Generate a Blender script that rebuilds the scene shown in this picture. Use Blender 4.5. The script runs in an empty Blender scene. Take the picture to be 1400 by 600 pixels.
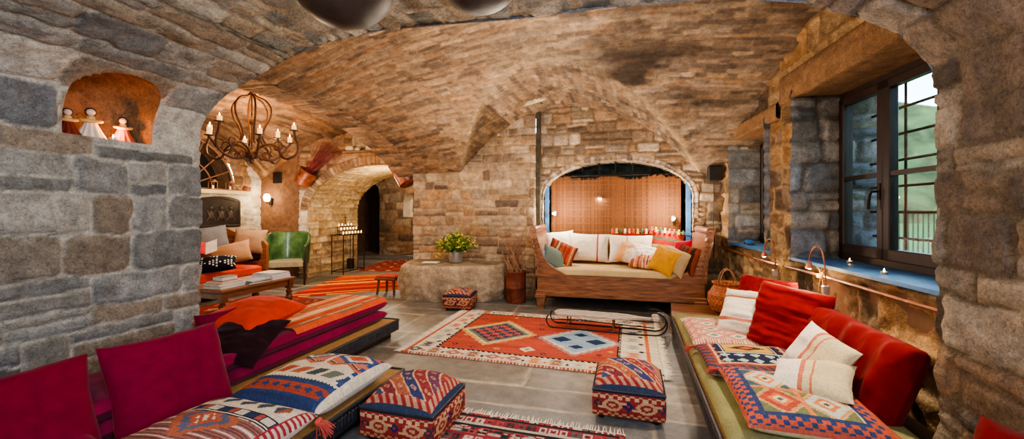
import bpy, math, random
import numpy as np
from mathutils import Vector, Matrix, Euler
PI = math.pi
COL = bpy.context.scene.collection
# ------------------------------------------------------------------ camera model
FPX = 555.0; CH = 1.3; YAW = math.radians(16.1); HZ = 288.0
ca, sa = math.cos(YAW), math.sin(YAW)
def ray(px, py):
    u = (px-700)/FPX; v = (HZ-py)/FPX
    return np.array([ca*u-sa, sa*u+ca, v])
def onz(px, py, z=0.0):
    r = ray(px, py); k = (z-CH)/r[2]; return (r[0]*k, r[1]*k, z)
def ony(px, py, Y):
    r = ray(px, py); k = Y/r[1]; return (r[0]*k, Y, CH+r[2]*k)
def onx(px, py, X):
    r = ray(px, py); k = X/r[0]; return (X, r[1]*k, CH+r[2]*k)
# ------------------------------------------------------------------ colour and noise
def lin(c):
    c = np.asarray(c, float)/255.0
    return np.where(c <= .04045, c/12.92, ((c+.055)/1.055)**2.4)
def hsh(i, j=0, s=0):
    i = np.asarray(i).astype(np.int64); j = np.asarray(j).astype(np.int64)
    n = (i*374761393 + j*668265263 + int(s)*2147483647 + 1442695) & 0x7fffffff
    n = ((n ^ (n >> 13))*1274126177) & 0x7fffffff
    n = ((n ^ (n >> 16))*668265263) & 0x7fffffff
    return ((n ^ (n >> 11)) & 0xffffff)/float(0xffffff)
def vn(x, y, s=0):
    x = np.asarray(x, float); y = np.asarray(y, float)
    i = np.floor(x); j = np.floor(y); fx = x-i; fy = y-j
    fx = fx*fx*(3-2*fx); fy = fy*fy*(3-2*fy)
    a = hsh(i, j, s); b = hsh(i+1, j, s); c = hsh(i, j+1, s); d = hsh(i+1, j+1, s)
    return (a*(1-fx)+b*fx)*(1-fy)+(c*(1-fx)+d*fx)*fy
def fbm(x, y, s=0, o=3):
    r = 0; a = .5; t = 0
    for k in range(o):
        r = r+a*vn(x*2**k, y*2**k, s+k*17); t += a; a *= .5
    return r/t
# ------------------------------------------------------------------ materials
def newmat(name):
    m = bpy.data.materials.new(name); m.use_nodes = True
    nt = m.node_tree; b = nt.nodes['Principled BSDF']
    return m, nt, b
def N(nt, t, **k):
    n = nt.nodes.new(t)
    for a, v in k.items():
        if a in n.inputs: n.inputs[a].default_value = v
        else: setattr(n, a, v)
    return n
def attr_mat(name, rough=.85, nscale=30, nmix=.35, bump=.3, bscale=60, sheen=0, weave=0, spec=.3, bdist=.004, fine=0, crack=0):
    m, nt, b = newmat(name); L = nt.links.new
    at = N(nt, 'ShaderNodeAttribute', attribute_name='Col')
    tc = N(nt, 'ShaderNodeTexCoord')
    no = N(nt, 'ShaderNodeTexNoise', Scale=nscale, Detail=6.0, Roughness=.65)
    L(tc.outputs['Object'], no.inputs['Vector'])
    mr = N(nt, 'ShaderNodeMapRange'); mr.inputs['From Min'].default_value = .3; mr.inputs['From Max'].default_value = .7
    mr.inputs['To Min'].default_value = 1-nmix; mr.inputs['To Max'].default_value = 1+nmix
    L(no.outputs['Fac'], mr.inputs['Value'])
    vm = N(nt, 'ShaderNodeVectorMath', operation='MULTIPLY')
    L(at.outputs['Color'], vm.inputs[0]); L(mr.outputs[0], vm.inputs[1])
    colout = vm.outputs[0]
    if fine:
        n3 = N(nt, 'ShaderNodeTexNoise', Scale=nscale*5.5, Detail=8.0, Roughness=.8); L(tc.outputs['Object'], n3.inputs['Vector'])
        m3 = N(nt, 'ShaderNodeMapRange'); m3.inputs['From Min'].default_value = .32; m3.inputs['From Max'].default_value = .68; m3.inputs['To Min'].default_value = 1-fine; m3.inputs['To Max'].default_value = 1+fine*.8
        L(n3.outputs['Fac'], m3.inputs['Value']); v3 = N(nt, 'ShaderNodeVectorMath', operation='MULTIPLY'); L(colout, v3.inputs[0]); L(m3.outputs[0], v3.inputs[1]); colout = v3.outputs[0]
    if crack:
        vo = N(nt, 'ShaderNodeTexVoronoi', Scale=crack); vo.feature = 'DISTANCE_TO_EDGE'; nd = N(nt, 'ShaderNodeVectorMath', operation='ADD')
        nz = N(nt, 'ShaderNodeTexNoise', Scale=9.0, Detail=4.0); L(tc.outputs['Object'], nz.inputs['Vector']); L(tc.outputs['Object'], nd.inputs[0]); L(nz.outputs['Color'], nd.inputs[1]); L(nd.outputs[0], vo.inputs['Vector'])
        mc = N(nt, 'ShaderNodeMapRange'); mc.inputs['From Min'].default_value = 0; mc.inputs['From Max'].default_value = .045; mc.inputs['To Min'].default_value = .55; mc.inputs['To Max'].default_value = 1
        L(vo.outputs['Distance'], mc.inputs['Value']); v4 = N(nt, 'ShaderNodeVectorMath', operation='MULTIPLY'); L(colout, v4.inputs[0]); L(mc.outputs[0], v4.inputs[1]); colout = v4.outputs[0]
    L(colout, b.inputs['Base Color'])
    b.inputs['Roughness'].default_value = rough
    b.inputs['Specular IOR Level'].default_value = spec
    if sheen:
        b.inputs['Sheen Weight'].default_value = sheen; b.inputs['Sheen Roughness'].default_value = .4
    n2 = N(nt, 'ShaderNodeTexNoise', Scale=bscale, Detail=5.0, Roughness=.7)
    L(tc.outputs['Object'], n2.inputs['Vector'])
    h = n2.outputs['Fac']
    if weave:
        w = N(nt, 'ShaderNodeTexWave', Scale=weave, Distortion=.5); w.bands_direction = 'DIAGONAL'
        L(tc.outputs['Object'], w.inputs['Vector'])
        ad = N(nt, 'ShaderNodeMath', operation='ADD'); L(h, ad.inputs[0]); L(w.outputs['Fac'], ad.inputs[1]); h = ad.outputs[0]
    bp = N(nt, 'ShaderNodeBump', Strength=bump, Distance=bdist)
    L(h, bp.inputs['Height']); L(bp.outputs[0], b.inputs['Normal'])
    return m
def mat(name, c, rough=.6, metal=0, nscale=12, nmix=.2, bump=.15, bscale=40, emit=0, ecol=None, sheen=0, trans=0, stretch=None, coat=0, c2=None, spec=.5):
    m, nt, b = newmat(name); L = nt.links.new
    c = list(lin(c)); c2 = list(lin(c2)) if c2 is not None else [min(1, x*(1+nmix)) for x in c]
    c1 = c if c2 is None else c
    tc = N(nt, 'ShaderNodeTexCoord'); mp = N(nt, 'ShaderNodeMapping')
    if stretch: mp.inputs['Scale'].default_value = stretch
    L(tc.outputs['Object'], mp.inputs['Vector'])
    no = N(nt, 'ShaderNodeTexNoise', Scale=nscale, Detail=5.0, Roughness=.6, Distortion=.3)
    L(mp.outputs[0], no.inputs['Vector'])
    cr = N(nt, 'ShaderNodeValToRGB')
    cr.color_ramp.elements[0].position = .32; cr.color_ramp.elements[1].position = .68
    cr.color_ramp.elements[0].color = [x*(1-nmix) for x in c1]+[1]; cr.color_ramp.elements[1].color = c2+[1]
    L(no.outputs['Fac'], cr.inputs[0]); L(cr.outputs[0], b.inputs['Base Color'])
    b.inputs['Roughness'].default_value = rough; b.inputs['Metallic'].default_value = metal
    b.inputs['Specular IOR Level'].default_value = spec
    if sheen: b.inputs['Sheen Weight'].default_value = sheen
    if trans: b.inputs['Transmission Weight'].default_value = trans
    if coat: b.inputs['Coat Weight'].default_value = coat
    if emit:
        b.inputs['Emission Color'].default_value = list(lin(ecol or c))[:3]+[1] if ecol or True else None
        b.inputs['Emission Strength'].default_value = emit
    if bump:
        n2 = N(nt, 'ShaderNodeTexNoise', Scale=bscale, Detail=4.0)
        L(mp.outputs[0], n2.inputs['Vector'])
        bp = N(nt, 'ShaderNodeBump', Strength=bump, Distance=.005)
        L(n2.outputs['Fac'], bp.inputs['Height']); L(bp.outputs[0], b.inputs['Normal'])
    return m
M = {}
M['stone'] = attr_mat('stone', rough=.85, nscale=13, nmix=.34, bump=1.0, bscale=40, spec=.25, bdist=.018, fine=.38, crack=7)
M['vault'] = attr_mat('vault_stone', rough=.85, nscale=18, nmix=.34, bump=1.0, bscale=60, spec=.2, bdist=.014, fine=.42)
M['floor'] = attr_mat('slate_floor', rough=.42, nscale=9, nmix=.3, bump=.6, bscale=30, spec=.5, bdist=.007, fine=.25)
M['fabric'] = attr_mat('woven_fabric', rough=.95, nscale=90, nmix=.22, bump=.4, bscale=220, weave=160, spec=.1, bdist=.002)
M['velvet'] = attr_mat('velvet', rough=.9, nscale=14, nmix=.18, bump=.25, bscale=30, sheen=.08, spec=.08, bdist=.006)
M['reed'] = attr_mat('reed', rough=.7, nscale=60, nmix=.3, bump=.3, bscale=120, spec=.3, bdist=.002)
M['walnut'] = mat('walnut_wood', (104, 66, 42), .36, nscale=5, nmix=.45, stretch=(1, 9, 9), bump=.1, coat=.15, c2=(156, 104, 70))
M['wood'] = mat('oak_wood', (112, 62, 34), .45, nscale=5, nmix=.4, stretch=(1, 8, 8), bump=.12)
M['woody'] = mat('oak_wood_long', (118, 68, 38), .45, nscale=5, nmix=.4, stretch=(8, 1, 8), bump=.12)
M['darkwood'] = mat('dark_wood', (38, 22, 17), .4, nscale=6, nmix=.4, stretch=(8, 8, 1), bump=.12)
M['beam'] = mat('old_beam', (112, 82, 58), .8, nscale=5, nmix=.4, stretch=(8, 1, 8), bump=.7, bscale=14)
M['grey_wood'] = mat('weathered_wood', (176, 162, 148), .8, nscale=6, nmix=.35, stretch=(2, 14, 14), bump=.4, bscale=20)
M['iron'] = mat('dark_iron', (44, 38, 36), .55, .6, nmix=.35, bump=.2)
M['rust_iron'] = mat('rusty_iron', (104, 74, 54), .6, .35, nmix=.4, bump=.3)
M['grate'] = mat('brown_iron', (150, 110, 82), .6, .1, nmix=.3, bump=.2)
M['black'] = mat('black_plastic', (24, 23, 24), .5, bump=.05)
M['steel'] = mat('dull_steel', (170, 165, 158), .35, .8, nmix=.15, bump=.05)
M['copper'] = mat('aged_copper', (128, 66, 44), .4, .45, nmix=.45, bump=.15, c2=(168, 98, 70))
M['soot'] = mat('sooty_metal', (26, 21, 19), .5, .35, nscale=5, nmix=.55, bump=.5, bscale=14, c2=(58, 46, 38))
M['rust'] = mat('rust', (92, 44, 30), .7, .2, nscale=7, nmix=.5, bump=.4, c2=(140, 70, 44))
M['terra'] = mat('terracotta', (150, 86, 58), .7, nmix=.25)
M['wax'] = mat('candle_wax', (238, 214, 160), .5, nmix=.05, bump=0, emit=.9, ecol=(255, 190, 110))
M['flame'] = mat('flame', (255, 190, 90), .5, emit=40, ecol=(255, 190, 100), bump=0)
M['bulb'] = mat('bulb', (255, 235, 200), .5, emit=130, ecol=(255, 232, 196), bump=0)
M['straw'] = attr_mat('straw_mat', rough=.8, nscale=60, nmix=.25, bump=.4, bscale=150, spec=.2, bdist=.002)
M['black_carved'] = mat('blackened_wood', (40, 40, 46), .45, nscale=20, nmix=.5, bump=.6, bscale=60)
M['green_leather'] = mat('green_leather', (34, 66, 38), .3, nscale=5, nmix=.45, bump=.1, coat=.3, c2=(84, 118, 66))
M['leaf'] = mat('leaf', (56, 92, 30), .5, nscale=8, nmix=.5, bump=0, c2=(120, 150, 48))
M['yellow'] = mat('yellow_petals', (236, 206, 50), .6, bump=0)
M['twig'] = mat('brown_twig', (150, 108, 80), .8, nmix=.3)
M['redtwig'] = mat('red_twig', (108, 30, 34), .7, nmix=.4)
M['wicker'] = attr_mat('wicker', rough=.7, nscale=50, nmix=.3, bump=.5, bscale=80, bdist=.003)
M['paper'] = mat('paper', (226, 222, 214), .8, nmix=.06, bump=0)
M['cream'] = mat('cream_linen', (214, 196, 156), .9, nscale=6, nmix=.12, bump=.3, bscale=20)
M['blue_paint'] = mat('blue_paint', (52, 98, 146), .5, nscale=8, nmix=.35, bump=.1)
M['plaster'] = mat('warm_plaster', (186, 150, 112), .9, nscale=5, nmix=.35, bump=.8, bscale=9, c2=(206, 172, 132))
M['darkback'] = mat('dark_backing', (46, 56, 56), .9, nscale=9, nmix=.6, bump=.5, c2=(84, 98, 92))
M['plaster_dark'] = mat('smoky_plaster', (120, 88, 64), .9, nscale=3, nmix=.35, bump=.8, bscale=8)
M['white_wash'] = mat('white_wash', (214, 200, 176), .9, nscale=8, nmix=.2, bump=1., bscale=16)
M['skin'] = mat('painted_face', (226, 186, 158), .5, nmix=.05, bump=0)
M['bulbglass'] = mat('frosted_shade', (255, 240, 214), .4, emit=14, ecol=(255, 226, 176), bump=0)
gm, gnt, gb = newmat('window_glass')
gb.inputs['Roughness'].default_value = .02; gb.inputs['Transmission Weight'].default_value = 1.0; gb.inputs['IOR'].default_value = 1.45
M['glass'] = gm
def pm(name, c, **k):
    if name not in M: M[name] = mat(name, c, **k)
    return M[name]
# ------------------------------------------------------------------ objects
def tag(o, label, cat, group=None):
    o['label'] = label; o['category'] = cat
    if group: o['group'] = group
    return o
def thing(name, label, cat, loc=(0, 0, 0), rz=0, group=None):
    o = bpy.data.objects.new(name, None); COL.objects.link(o)
    o.location = loc; o.rotation_euler = (0, 0, rz); o.empty_display_size = .1
    return tag(o, label, cat, group)
def struct(o): o['kind'] = 'structure'; return o
def link(name, me, m, parent=None, smooth=True):
    o = bpy.data.objects.new(name, me); COL.objects.link(o)
    if m: me.materials.append(m)
    if parent: o.parent = parent
    if smooth: me.polygons.foreach_set('use_smooth', [True]*len(me.polygons))
    return o
def dup(root, loc, rz=None, label=None, group=None, rot=None, scale=None):
    r = root.copy(); COL.objects.link(r); r.location = loc
    if rz is not None: r.rotation_euler = (0, 0, rz)
    if rot is not None: r.rotation_euler = rot
    if scale: r.scale = scale
    if label: r['label'] = label
    if group: r['group'] = group
    for ch in list(root.children):
        c = ch.copy(); COL.objects.link(c); c.parent = r
        for g in ch.children:
            d = g.copy(); COL.objects.link(d); d.parent = c
    return r
class MB:
    def __init__(s): s.v = []; s.f = []
    def add(s, vs, fs, T=None):
        n = len(s.v)
        s.v += [tuple(T @ Vector(p)) if T else tuple(p) for p in vs]
        s.f += [tuple(i+n for i in f) for f in fs]; return s
    def box(s, x0, x1, y0, y1, z0, z1, T=None, b=0.0):
        if b <= 0:
            v = [(x, y, z) for z in (z0, z1) for (x, y) in ((x0, y0), (x1, y0), (x1, y1), (x0, y1))]
            f = [(3, 2, 1, 0), (4, 5, 6, 7), (0, 1, 5, 4), (1, 2, 6, 5), (2, 3, 7, 6), (3, 0, 4, 7)]
            return s.add(v, f, T)
        v = []
        rings = [(b, z0), (0, z0+b), (0, z1-b), (b, z1)]
        for i, z in rings:
            v += [(x0+i+b, y0+i, z), (x1-i-b, y0+i, z), (x1-i, y0+i+b, z), (x1-i, y1-i-b, z), (x1-i-b, y1-i, z), (x0+i+b, y1-i, z), (x0+i, y1-i-b, z), (x0+i, y0+i+b, z)]
        f = [tuple(range(7, -1, -1)), tuple(range(24, 32))]
        for r in range(3):
            for k in range(8):
                f.append((r*8+k, r*8+(k+1) % 8, r*8+8+(k+1) % 8, r*8+8+k))
        return s.add(v, f, T)
    def tube(s, pts, r, n=8, closed=False, cap=True):
        P = [Vector(p) for p in pts]; m = len(P)
        R = r if hasattr(r, '__len__') else [r]*m
        v = []; prev = None
        for i in range(m):
            if closed: t = P[(i+1) % m]-P[i-1]
            else: t = P[min(i+1, m-1)]-P[max(i-1, 0)]
            if t.length < 1e-9: t = Vector((0, 0, 1))
            t.normalize()
            if prev is None:
                a = Vector((0, 0, 1)) if abs(t.z) < .9 else Vector((1, 0, 0)); x = t.cross(a).normalized()
            else:
                x = (prev-t*prev.dot(t))
                x = x.normalized() if x.length > 1e-6 else t.orthogonal().normalized()
            prev = x; y = t.cross(x)
            for k in range(n):
                a = 2*PI*k/n; v.append(P[i]+(x*math.cos(a)+y*math.sin(a))*R[i])
        f = []
        for i in range(m if closed else m-1):
            j = (i+1) % m
            for k in range(n): f.append((i*n+k, i*n+(k+1) % n, j*n+(k+1) % n, j*n+k))
        if cap and not closed: f += [tuple(range(n-1, -1, -1)), tuple((m-1)*n+k for k in range(n))]
        return s.add(v, f)
    def lathe(s, prof, c=(0, 0, 0), n=20, T=None):
        v = []; m = len(prof)
        for r, z in prof:
            for k in range(n):
                a = 2*PI*k/n; v.append((c[0]+r*math.cos(a), c[1]+r*math.sin(a), c[2]+z))
        f = []
        for i in range(m-1):
            for k in range(n): f.append((i*n+k, i*n+(k+1) % n, (i+1)*n+(k+1) % n, (i+1)*n+k))
        f += [tuple(range(n-1, -1, -1)), tuple((m-1)*n+k for k in range(n))]
        return s.add(v, f, T)
    def ell(s, c, r, n=14, T=None):
        m = max(5, n//2); rr = r if hasattr(r, '__len__') else (r, r, r)
        v = []; f = []
        for i in range(1, m):
            t = PI*i/m
            for k in range(n):
                a = 2*PI*k/n; v.append((c[0]+rr[0]*math.sin(t)*math.cos(a), c[1]+rr[1]*math.sin(t)*math.sin(a), c[2]-rr[2]*math.cos(t)))
        b = len(v); v += [(c[0], c[1], c[2]-rr[2]), (c[0], c[1], c[2]+rr[2])]
        for i in range(m-2):
            for k in range(n): f.append((i*n+k, i*n+(k+1) % n, (i+1)*n+(k+1) % n, (i+1)*n+k))
        for k in range(n): f.append((b, (k+1) % n, k)); f.append((b+1, (m-2)*n+k, (m-2)*n+(k+1) % n))
        return s.add(v, f, T)
    def prism(s, poly, axis, a, b, T=None):
        # poly of 2D points; axis 'x','y','z' is the extrusion axis
        def mk(p, t):
            return {'x': (t, p[0], p[1]), 'y': (p[0], t, p[1]), 'z': (p[0], p[1], t)}[axis]
        n = len(poly); v = [mk(p, a) for p in poly]+[mk(p, b) for p in poly]
        f = [tuple(range(n-1, -1, -1)), tuple(range(n, 2*n))]
        for k in range(n): f.append((k, (k+1) % n, n+(k+1) % n, n+k))
        return s.add(v, f, T)
    def build(s, name, m, parent=None, smooth=False, col=None):
        me = bpy.data.meshes.new(name); me.from_pydata([tuple(p) for p in s.v], [], s.f); me.validate(); me.update()
        import bmesh
        bm = bmesh.new(); bm.from_mesh(me); bmesh.ops.recalc_face_normals(bm, faces=bm.faces); bm.to_mesh(me); bm.free()
        if col is not None:
            a = me.color_attributes.new('Col', 'FLOAT_COLOR', 'POINT')
            c = np.ones((len(me.vertices), 4), np.float32); c[:, :3] = lin(col); a.data.foreach_set('color', c.ravel())
        o = link(name, me, m, parent, smooth)
        if smooth == 'auto' or smooth is True:
            try: me.set_sharp_from_angle(angle=math.radians(40))
            except Exception: pass
        return o
def grids(name, L, m, parent=None, keep=None, domain='CORNER', smooth=True, flip=False):
    """L: list of (P[n,m,3], C) ; C per face (n-1,m-1,3) for CORNER, per vertex (n,m,3) for POINT (linear)."""
    V = []; F = []; CC = []; off = 0
    for gi, (P, C) in enumerate(L):
        n, k = P.shape[:2]
        idx = np.arange(n*k).reshape(n, k)+off
        f = np.stack([idx[:-1, :-1], idx[1:, :-1], idx[1:, 1:], idx[:-1, 1:]], -1).reshape(-1, 4)
        if flip: f = f[:, ::-1]
        if keep is not None and keep[gi] is not None:
            kk = keep[gi].reshape(-1); f = f[kk]
            if domain == 'CORNER': C = C.reshape(-1, 3)[kk]
        V.append(P.reshape(-1, 3)); F.append(f); CC.append(C.reshape(-1, 3)); off += n*k
    V = np.concatenate(V); F = np.concatenate(F); CC = np.concatenate(CC)
    if keep is not None:
        used = np.zeros(len(V), bool); used[F.ravel()] = True
        mp = np.cumsum(used)-1; V = V[used]; F = mp[F]
        if domain == 'POINT': CC = CC[used]
    me = bpy.data.meshes.new(name)
    me.vertices.add(len(V)); me.vertices.foreach_set('co', V.astype(np.float32).ravel())
    me.loops.add(len(F)*4); me.loops.foreach_set('vertex_index', F.astype(np.int32).ravel())
    me.polygons.add(len(F)); me.polygons.foreach_set('loop_start', np.arange(0, len(F)*4, 4, dtype=np.int32))
    me.polygons.foreach_set('loop_total', np.full(len(F), 4, dtype=np.int32))
    me.update(calc_edges=True)
    a = me.color_attributes.new('Col', 'FLOAT_COLOR', domain)
    if domain == 'CORNER': CC = np.repeat(CC, 4, axis=0)
    c4 = np.ones((len(CC), 4), np.float32); c4[:, :3] = CC; a.data.foreach_set('color', c4.ravel())
    return link(name, me, m, parent, smooth)
# ------------------------------------------------------------------ masonry
def masonry(u, v, rowh, stw, seed, warp=.02, split=.25, jit=.35, rfac=.22):
    sh = u.shape; u = u.ravel().astype(float); v = v.ravel().astype(float)
    uu = u+warp*2*(fbm(u*3, v*3, seed+5)-.5)+warp*.8*(vn(u*14, v*14, seed+6)-.5)
    vv = v+warp*2*(fbm(u*2.3, v*2.3, seed+9)-.5)+warp*.8*(vn(u*14, v*14, seed+8)-.5)
    rg = np.random.RandomState(seed)
    lo, hi = vv.min()-rowh*2, vv.max()+rowh*2
    n = int((hi-lo)/rowh*1.6)+4
    hs = rowh*(1+jit*(rg.rand(n)*2-1)); edges = lo+np.concatenate([[0], np.cumsum(hs)])
    ri = np.clip(np.searchsorted(edges, vv)-1, 0, n-1)
    d = np.zeros_like(uu); sid = np.zeros_like(uu); ul, uh = uu.min()-stw*3, uu.max()+stw*3
    for r in np.unique(ri):
        k = np.where(ri == r)[0]; x = uu[k]; y = vv[k]
        m = int((uh-ul)/stw*1.7)+4
        ws = stw*(.45+1.1*rg.rand(m)**1.2)*(.8+.4*hs[r]/rowh)
        e = ul+rg.rand()*stw+np.concatenate([[-stw*4], np.cumsum(ws)])
        ci = np.clip(np.searchsorted(e, x)-1, 0, m-1)
        y0 = edges[r]*np.ones_like(y); y1 = edges[r+1]*np.ones_like(y)
        tl = (hsh(ci, r, seed+3)-.5)*.22*hs[r]; xc = (x-(e[ci]+e[ci+1])/2)/np.maximum(e[ci+1]-e[ci], .01)
        y = y+tl*xc
        sp = hsh(ci, r, seed+1) < split
        fr = y0+(y1-y0)*(.35+.3*hsh(ci, r, seed+2))
        up = y > fr
        sub = np.where(sp, np.where(up, 1, 2), 0)
        y0 = np.where(sp & up, fr, y0); y1 = np.where(sp & ~up, fr, y1)
        dx = np.minimum(x-e[ci], e[ci+1]-x); dy = np.minimum(y-y0, y1-y)
        rad = rfac*np.minimum(y1-y0, e[ci+1]-e[ci])
        ax = np.maximum(rad-dx, 0); ay = np.maximum(rad-dy, 0)
        dd = np.where((dx < rad) & (dy < rad), rad-np.sqrt(ax*ax+ay*ay), np.minimum(dx, dy))
        d[k] = dd; sid[k] = ci*7919+r*104729+sub*15485863
    return d.reshape(sh), sid.reshape(sh)
PAL = {
 'warm': [(158,138,118),(146,126,106),(172,154,132),(132,114,98),(162,134,108),(178,164,146),(120,106,94),(152,138,126)],
 'tan': [(176,158,136),(164,142,118),(188,172,150),(146,128,110),(176,148,118),(170,158,144),(128,114,104),(196,180,158)],
 'cool': [(136,134,128),(126,126,122),(146,144,136),(116,116,112),(142,134,120),(152,148,138),(108,110,110),(136,124,108)],
 'vault': [(146,124,102),(132,112,94),(158,136,112),(118,102,88),(154,124,96),(144,128,112),(108,94,82),(166,144,120)],
 'orange': [(146,122,94),(130,108,86),(162,138,108),(112,94,78),(152,122,90),(144,128,108),(98,84,74),(168,146,118)],
 'white': [(216,204,182),(204,190,164),(224,214,196),(188,170,144),(210,190,158),(196,186,170)],
 'floor': [(118,112,106),(108,106,104),(126,118,108),(100,99,99),(122,118,112),(132,122,110)],
 'jamb': [(140,142,144),(124,128,134),(158,156,152),(108,112,118),(150,144,136)],
}
def stones(P, u, v, rowh, stw, seed, pal, depth=.02, mort=(150,132,110), edge=.018, warp=.02, split=.25, jit=.35, flip=False, rough=.006, colfn=None, joint=.006):
    """P (n,m,3) surface; displace stones outward along its normal. Returns P2, vertex colours"""
    d, sid = masonry(u, v, rowh, stw, seed, warp, split, jit, rfac=.03 if pal == 'floor' else .24)
    gu = np.gradient(P, axis=0); gv = np.gradient(P, axis=1)
    nn = np.cross(gu, gv); nn /= np.maximum(np.linalg.norm(nn, axis=-1, keepdims=True), 1e-9)
    if flip: nn = -nn
    t = np.clip((d-joint)/edge, 0, 1); t = t*t*(3-2*t)
    k = sid.astype(np.int64)
    off = (hsh(k, 1, seed)-.5)*.7*depth
    h = t*(depth+off)+rough*(fbm(u*9, v*9, seed+20, 3)-.5)*2*(.4+t)
    # tilt each stone
    P2 = P+nn*h[..., None]
    pl = np.array([lin(c) for c in PAL[pal]]); c = pl[(hsh(k, 2, seed)*len(pl)).astype(int) % len(pl)]
    c = c*(.74+.46*hsh(k, 3, seed))[..., None]
    patch = fbm(u*1.1, v*1.1, seed+31, 3)
    c = c*(.72+.56*patch)[..., None]
    c = c*(.70+.60*fbm(u*13, v*13, seed+33, 4))[..., None]
    mc = lin(mort)*(.8+.4*fbm(u*7, v*7, seed+40)[..., None])
    tt = np.clip((d-joint*.3)/(joint*1.6), 0, 1)[..., None]
    c = mc*(1-tt)+c*tt
    if colfn is not None: c = colfn(P, u, v, c, k)
    return P2, c
def snap(U, V, sdf, cell):
    """move grid points close to the hole's edge onto it; returns U,V,keep-face mask"""
    s = sdf(U, V); e = 1e-3
    gx = (sdf(U+e, V)-s)/e; gy = (sdf(U, V+e)-s)/e; g = np.sqrt(gx*gx+gy*gy)+1e-9
    near = np.abs(s/g) < cell*.62
    U2 = np.where(near, U-s*gx/(g*g), U); V2 = np.where(near, V-s*gy/(g*g), V)
    s2 = np.where(near, 0, s)
    keep = (s2[:-1, :-1]+s2[1:, :-1]+s2[1:, 1:]+s2[:-1, 1:])/4 > 1e-5
    return U2, V2, keep
def arch_sdf(x0, x1, zb, zs, rise):
    cx, a = (x0+x1)/2, (x1-x0)/2
    def f(U, V):
        x = np.abs(U-cx); e = (np.sqrt((x/a)**2+((V-zs)/rise)**2)-1)*min(a, rise)
        box = np.maximum(x-a, zb-V)
        return np.where(V > zs, e, box)
    return f
def rect_sdf(x0, x1, z0, z1):
    def f(U, V): return np.maximum(np.maximum(x0-U, U-x1), np.maximum(z0-V, V-z1))
    return f
def lin_grid(a, b, r): return np.linspace(a, b, max(2, int(round((b-a)/r))+1))
def mesh_uv(us, vs): return np.meshgrid(us, vs, indexing='ij')
# ================================================================== ROOM SHELL
YN = 2.2                                   # end of the near transverse vault
# ---- near vault profile (X,z)
prof = [(-3.0, 0), (-3.0, 1.86), (-2.93, 2.0), (-2.76, 2.12), (-2.54, 2.215), (-2.16, 2.34), (-1.87, 2.405), (-1.485, 2.43), (-1.05, 2.41), (-.6, 2.385), (.0, 2.38), (.45, 2.35), (.82, 2.27), (1.0, 2.185), (1.15, 2.09), (1.24, 1.99), (1.29, 1.86), (1.29, 0)]
pa = np.array(prof, float)
al = np.concatenate([[0], np.cumsum(np.hypot(*np.diff(pa, axis=0).T))])
def pxz(s):
    x = np.interp(s, al, pa[:, 0]); z = np.interp(s, al, pa[:, 1]); return x, z
def near_sheet(name, s0, s1, seed, pal, rowh, stw, hole=None, res=.014, colfn=None, mort=(150,144,132), ystart=.35, dep=.016):
    us = np.concatenate([np.arange(-2.2, ystart, .09), lin_grid(ystart, YN, res)])
    ss = lin_grid(s0, s1, res)
    U, S = mesh_uv(us, ss); keep = None
    if hole is not None:
        U, S, kp = snap(U, S, hole, res); keep = [kp]
    sm = .05   # smooth profile a little
    X = (pxz(S-sm)[0]+pxz(S)[0]*2+pxz(S+sm)[0])/4; Z = (pxz(S-sm)[1]+pxz(S)[1]*2+pxz(S+sm)[1])/4
    Z = np.where((S < .06) | (S > al[-1]-.06), pxz(S)[1], Z)
    P = np.stack([X, U, Z], -1)
    P2, C = stones(P, U, S, rowh, stw, seed, pal, depth=dep, mort=mort, edge=.016, warp=.03, split=.3, jit=.4, flip=False, rough=.014, colfn=colfn)
    if s0 > .1: P2 = P2+np.array([0, 0, .004]) if s1 < al[-1] else P2
    if hole is not None:
        b = np.clip(np.abs(hole(U, S))/.02, 0, 1)[..., None]; P2 = P*(1-b)+P2*b
    return struct(grids(name, [(P2, C)], M['stone'], keep=keep, domain='POINT'))
SPL = al[5]        # arclength where the wall becomes vault
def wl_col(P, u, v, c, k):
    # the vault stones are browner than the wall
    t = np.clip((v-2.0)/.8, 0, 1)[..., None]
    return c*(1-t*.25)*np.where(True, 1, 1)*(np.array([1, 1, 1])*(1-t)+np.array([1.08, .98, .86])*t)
niche = arch_sdf(1.46, 1.90, 1.73, 1.98, .20)
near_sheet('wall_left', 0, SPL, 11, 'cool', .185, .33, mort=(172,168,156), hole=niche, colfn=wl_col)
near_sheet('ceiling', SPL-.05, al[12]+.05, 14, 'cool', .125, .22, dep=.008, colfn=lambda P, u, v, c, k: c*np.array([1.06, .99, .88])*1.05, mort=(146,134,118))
near_sheet('wall_right', al[12], al[-1], 17, 'warm', .17, .30, mort=(126,112,94), colfn=lambda P, u, v, c, k: c*.66)
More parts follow.
